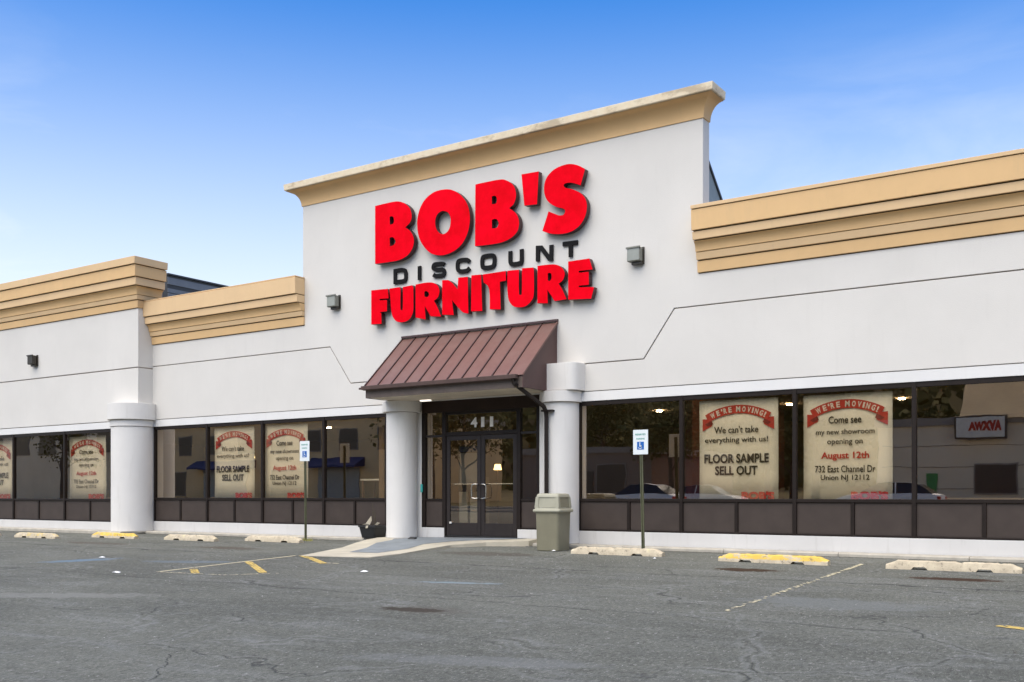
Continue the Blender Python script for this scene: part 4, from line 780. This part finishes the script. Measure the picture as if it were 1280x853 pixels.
m_ = MB(); m_.prism_x([(.3, 4.9), (-1.2, 7.0), (-10, 7.0), (-10, 4.9)], 2.1-9.85, 12.1, 'opp_tan'); m_.obj('mansard', ow)
for k in range(3): m_ = MB(); m_.box(-11.9, 11.9, .0, .03, 1.1+k*1.2, 1.14+k*1.2, 'opp_trim'); m_.obj('joint', ow)
sg = thing('sign_box', 'white sign box with red lettering on the white shop across the street', 'sign', (3.2, -41.8, 4.2)); m_ = MB(); m_.box(-1.3, 1.3, 0, .35, -.1, 1.15, 'opp_dark'); m_.obj('cabinet', sg, .03); m_ = MB(); m_.box(-1.2, 1.2, .351, .36, 0, 1.05, 'print_white'); m_.obj('face', sg)
me = text_mesh('AVXWA', 1.65, .5, 'print_red', .08, .01); put('lettering', me, sg, (.2, .37, .58), (0, 0, math.pi))
opp('brick_building', 'low red brick building across the street, mirrored in the window beside the bin', -27, -16.5, -42, 14, 3.9, 'brick_wall', [(-25, -22.5, 1, 2.8), (-20.5, -18.5, 1, 2.8)], [(-22, -20.8, 2.4, 'opp_dark')])
oc = opp('cream_building', 'cream two storey row with blue awnings across the street, mirrored in the left windows', -70, -38, -42, 14, 7.2, 'opp_tan', [(-68+i*4, -66.2+i*4, 4.4, 6.0) for i in range(8)]+[(-67, -63, .8, 2.8), (-52, -48, .8, 2.8)], [(-60.5, -55, 3.0, 'shutter'), (-46.5, -42, 3.0, 'shutter')])
for a, c_ in ((-61.5, -54), (-47.2, -41.4)):
    m_ = MB(); m_.prism_x([(.0, 3.8), (.0, 3.1), (1.2, 3.0), (1.2, 3.15)], a+54, c_+54, 'blue_fabric'); m_.obj('awning', oc)
opp('tan_warehouse', 'tall tan warehouse beyond the cream row', -100, -72, -44, 16, 8.5, 'opp_cream', [(-98+i*5, -95+i*5, 5, 7) for i in range(5)])

def car(label, mat, x, y_, rz=0, group='cars on the street opposite'):
    t = thing('parked_car', label, 'car', (x, y_, gz(x, y_)+.0), rz, group)
    prof = [(-2.2, .35, .62), (-2.15, .30, .86), (-1.75, .28, .95), (-1.0, .28, .98), (0, .28, .97), (.9, .28, .95), (1.7, .28, .84), (2.15, .30, .70), (2.25, .36, .55)]
    m_ = MB(); vs = []
    for px, z0_, z1_ in prof:
        wd = .86 if abs(px) < 1.9 else .76
        for yy, zz in ((-wd*.94, z0_), (-wd, (z0_+z1_)/2), (-wd*.92, z1_), (-wd*.5, z1_+.03), (wd*.5, z1_+.03), (wd*.92, z1_), (wd, (z0_+z1_)/2), (wd*.94, z0_)): vs.append((px, yy, zz))
    n = 8; fs = [(i*n+j, (i+1)*n+j, (i+1)*n+(j+1) % n, i*n+(j+1) % n) for i in range(len(prof)-1) for j in range(n)]+[tuple(range(n)), tuple((len(prof)-1)*n+j for j in range(n-1, -1, -1))]
    m_.add(vs, fs, mat); m_.obj('body', t, smooth=50)
    m_ = MB(); cab = [(-1.85, .96, .78), (-1.25, 1.38, .62), (-.3, 1.45, .60), (.35, 1.40, .60), (1.15, .96, .78)]
    vs = [(px, s_*wd, z_) for px, z_, wd in cab for s_ in (-1, 1)]; fs = [(2*i, 2*i+1, 2*i+3, 2*i+2) for i in range(4)]+[tuple(range(0, 10, 2)), tuple(range(9, 0, -2)), (0, 1, 9, 8)]
    m_.add(vs, fs, 'car_glass'); m_.obj('glasshouse', t)
    m_ = MB(); m_.add([(px, s_*wd, z_+.012) for px, z_, wd in cab[1:4] for s_ in (-1, 1)], [(0, 1, 3, 2), (2, 3, 5, 4)], mat); m_.tube([(-.35, -.63, 1.44), (-.40, -.80, .97)], .03, mat, 4); m_.tube([(-.35, .63, 1.44), (-.40, .80, .97)], .03, mat, 4); m_.obj('roof', t)
    for wx in (-1.35, 1.38):
        for s_ in (-1, 1):
            m_ = MB(); m_.cyl(0, 0, -.1, .1, .33, .33, 'tyre', 24); m_.v = [(wx+a, s_*.78+z_, .33+b_) for a, b_, z_ in m_.v]; w_ = m_.obj('wheel', t, smooth=40)
            m_ = MB(); m_.cyl(0, 0, -.11, .11, .2, .2, 'rim', 16); m_.v = [(wx+a, s_*.78+z_, .33+b_) for a, b_, z_ in m_.v]; m_.obj('rim', w_)
    for s_ in (-1, 1):
        m_ = MB(); m_.box(-2.2, -2.08, s_*.62-.14, s_*.62+.14, .66, .82, 'tail'); m_.obj('tail_light', t, .02)
        m_ = MB(); m_.box(2.05, 2.2, s_*.58-.15, s_*.58+.15, .56, .68, 'print_white'); m_.obj('headlight', t, .02)
car('silver saloon driving on the street, mirrored in the window at the right edge', 'car_silver', 1.6, -28.5, R(180))
car('silver estate car on the street, mirrored in the window beside the bin', 'car_silver', -11.0, -29.5, R(182)); car('white car at the far kerb, mirrored between the right posters', 'car_white', -9.5, -34.5, 0)

# trees and the wooded hill behind the street
def tree(seed, h_):
    rnd = random.Random(seed); t = thing('street_tree', '', 'tree', group='trees across the street'); m_ = MB()
    m_.tube([(0, 0, -.3), (.05, 0, h_*.25), (-.05, .05, h_*.5), (.1, 0, h_*.8)], [.24, .18, .12, .04], 'bark', 8)
    limbs = []
    for k in range(9):
        a = rnd.uniform(0, 6.28); z_ = h_*rnd.uniform(.28, .65); L = h_*rnd.uniform(.2, .34); e = (math.cos(a)*L, math.sin(a)*L, z_+L*rnd.uniform(.5, 1)); limbs.append(e)
        m_.tube([(0, 0, z_), (e[0]*.5, e[1]*.5, z_+(e[2]-z_)*.6), e], [.08, .05, .02], 'bark', 5)
    m_.obj('trunk', t, smooth=50)
    vs, fs = [], []
    cl = [(e, h_*rnd.uniform(.10, .17)) for e in limbs]+[((rnd.gauss(0, h_*.12), rnd.gauss(0, h_*.12), h_*rnd.uniform(.5, .95)), h_*rnd.uniform(.1, .17)) for _ in range(16)]
    for (cx, cy, cz), r_ in cl:
        for _ in range(110):
            d = Vector((rnd.gauss(0, 1), rnd.gauss(0, 1), rnd.gauss(0, .8))).normalized()*r_*rnd.random()**.4; p = Vector((cx, cy, cz))+d
            u = Vector((rnd.gauss(0, 1), rnd.gauss(0, 1), rnd.gauss(0, 1))).normalized(); v = u.cross(Vector((rnd.random(), rnd.random(), rnd.random()))).normalized(); s_ = rnd.uniform(.10, .2); q = len(vs)
            vs += [p+u*s_, p+v*s_*.7, p-u*s_, p-v*s_*.7]; fs.append((q, q+1, q+2, q+3))
    m_ = MB(); m_.add(vs, fs, 'leaves'); m_.obj('crown', t); return t
protos = [tree(1, 9), tree(2, 11), tree(3, 7.5)]
spots = [(-14.5, -40.5), (-9.5, -44), (-5.5, -41), (-31, -41), (-35.5, -43), (-2.5, -58), (5, -62), (13, -60), (-12, -56), (-20, -60), (-29, -58), (26, -48), (32, -44), (-74.5, -38), (21, -62)]
where = ['right of the brick building', 'in the gap left of the white shop, further back', 'close beside the white shop', 'left of the brick building', 'beside the end of the cream row']
for i, (x, y_) in enumerate(spots):
    t = protos[i] if i < 3 else copy_tree(protos[i % 3]); t.location = (x, y_, gz(x, y_)); t.rotation_euler = (0, 0, i*1.7); s_ = 1+.1*((i*7) % 5-2); t.scale = (s_, s_, s_*1.05)
    t['label'] = 'leafy tree across the street, '+(where[i] if i < 5 else 'on the slope behind the buildings')
nh = 40; mb = MB(); vs = []
for i in range(nh+1):
    for j in range(8):
        x = -170+340*i/nh; y_ = -70-j*12; vs.append((x, y_, -1+22*(1-math.exp(-j/2.4))*(1+.22*math.sin(i*.5)+.1*math.sin(i*1.3+j))))
mb.add(vs, [(i*8+j, (i+1)*8+j, (i+1)*8+j+1, i*8+j+1) for i in range(nh) for j in range(7)], 'hill'); struct('wooded_hill', mb, smooth=80)
rnd = random.Random(5); vs, fs = [], []
for _ in range(26000):
    x = rnd.uniform(-140, 90); j = rnd.random()**1.3*5; i = (x+170)/340*nh; z_ = -1+22*(1-math.exp(-j/2.4))*(1+.22*math.sin(i*.5)+.1*math.sin(i*1.3+j)); p = Vector((x, -70-j*12, z_+rnd.random()**.7*5*(1+.5*math.sin(x*.7)))); s_ = rnd.uniform(.35, .8)
    u = Vector((rnd.gauss(0, 1), rnd.gauss(0, .5), rnd.gauss(0, 1))).normalized(); v = u.cross(Vector((rnd.random(), 1, rnd.random()))).normalized(); q = len(vs); vs += [p+u*s_, p+v*s_, p-u*s_, p-v*s_]; fs.append((q, q+1, q+2, q+3))
mb = MB(); mb.add(vs, fs, 'leaves'); o = mb.obj('hill_woodland'); o['kind'] = 'stuff'; o['label'] = 'dense woodland on the hill across the street'; o['category'] = 'woodland'
mb = MB(); mb.box(-15.5, -3, -41.5, -38.7, -.3, .30, 'grass_mat'); mb.box(-38, -28, -41.5, -38.7, -.3, .30, 'grass_mat'); o = mb.obj('verge'); o['kind'] = 'structure'

# grit and small stones on the asphalt
rnd = random.Random(11); mb = MB()
for _ in range(1500):
    y_ = -.35-rnd.random()**1.6*13; x = rnd.uniform(-16, 12.5)
    if y_ > -4.2 and -2.7 < x < 1.2: continue
    s_ = rnd.uniform(.004, .011)*(1.6 if rnd.random() < .06 else 1); a = rnd.random()*3; z_ = gz(x, y_)
    q = [(x+s_*math.cos(a+k*2.1)*rnd.uniform(.7, 1.2), y_+s_*math.sin(a+k*2.1), z_) for k in range(3)]+[(x, y_, z_+s_*rnd.uniform(.6, 1.1))]
    mb.add(q, [(0, 1, 3), (1, 2, 3), (2, 0, 3)], 'grit_pale' if rnd.random() < .6 else 'grit_dark')
o = mb.obj('grit'); o['kind'] = 'stuff'; o['label'] = 'grit and small stones scattered over the asphalt'; o['category'] = 'grit'

m_ = MB(); rnd = random.Random(3)
for k in range(46):
    a = rnd.random()*6.28; r_ = rnd.random()*.12; h_ = rnd.uniform(.03, .10); x, y_ = r_*math.cos(a)*1.6, r_*math.sin(a)*.7; w_ = .007
    m_.add([(x-w_, y_, 0), (x+w_, y_, 0), (x+rnd.uniform(-.04, .04), y_+rnd.uniform(-.03, .03), h_)], [(0, 1, 2)], 'weed')
o = m_.obj('weed_tuft'); o.location = (-4.35, -.80, gz(0, -.8)); o['kind'] = 'stuff'; o['label'] = 'dry yellow green weeds at the foot of the left parking sign'; o['category'] = 'weeds'
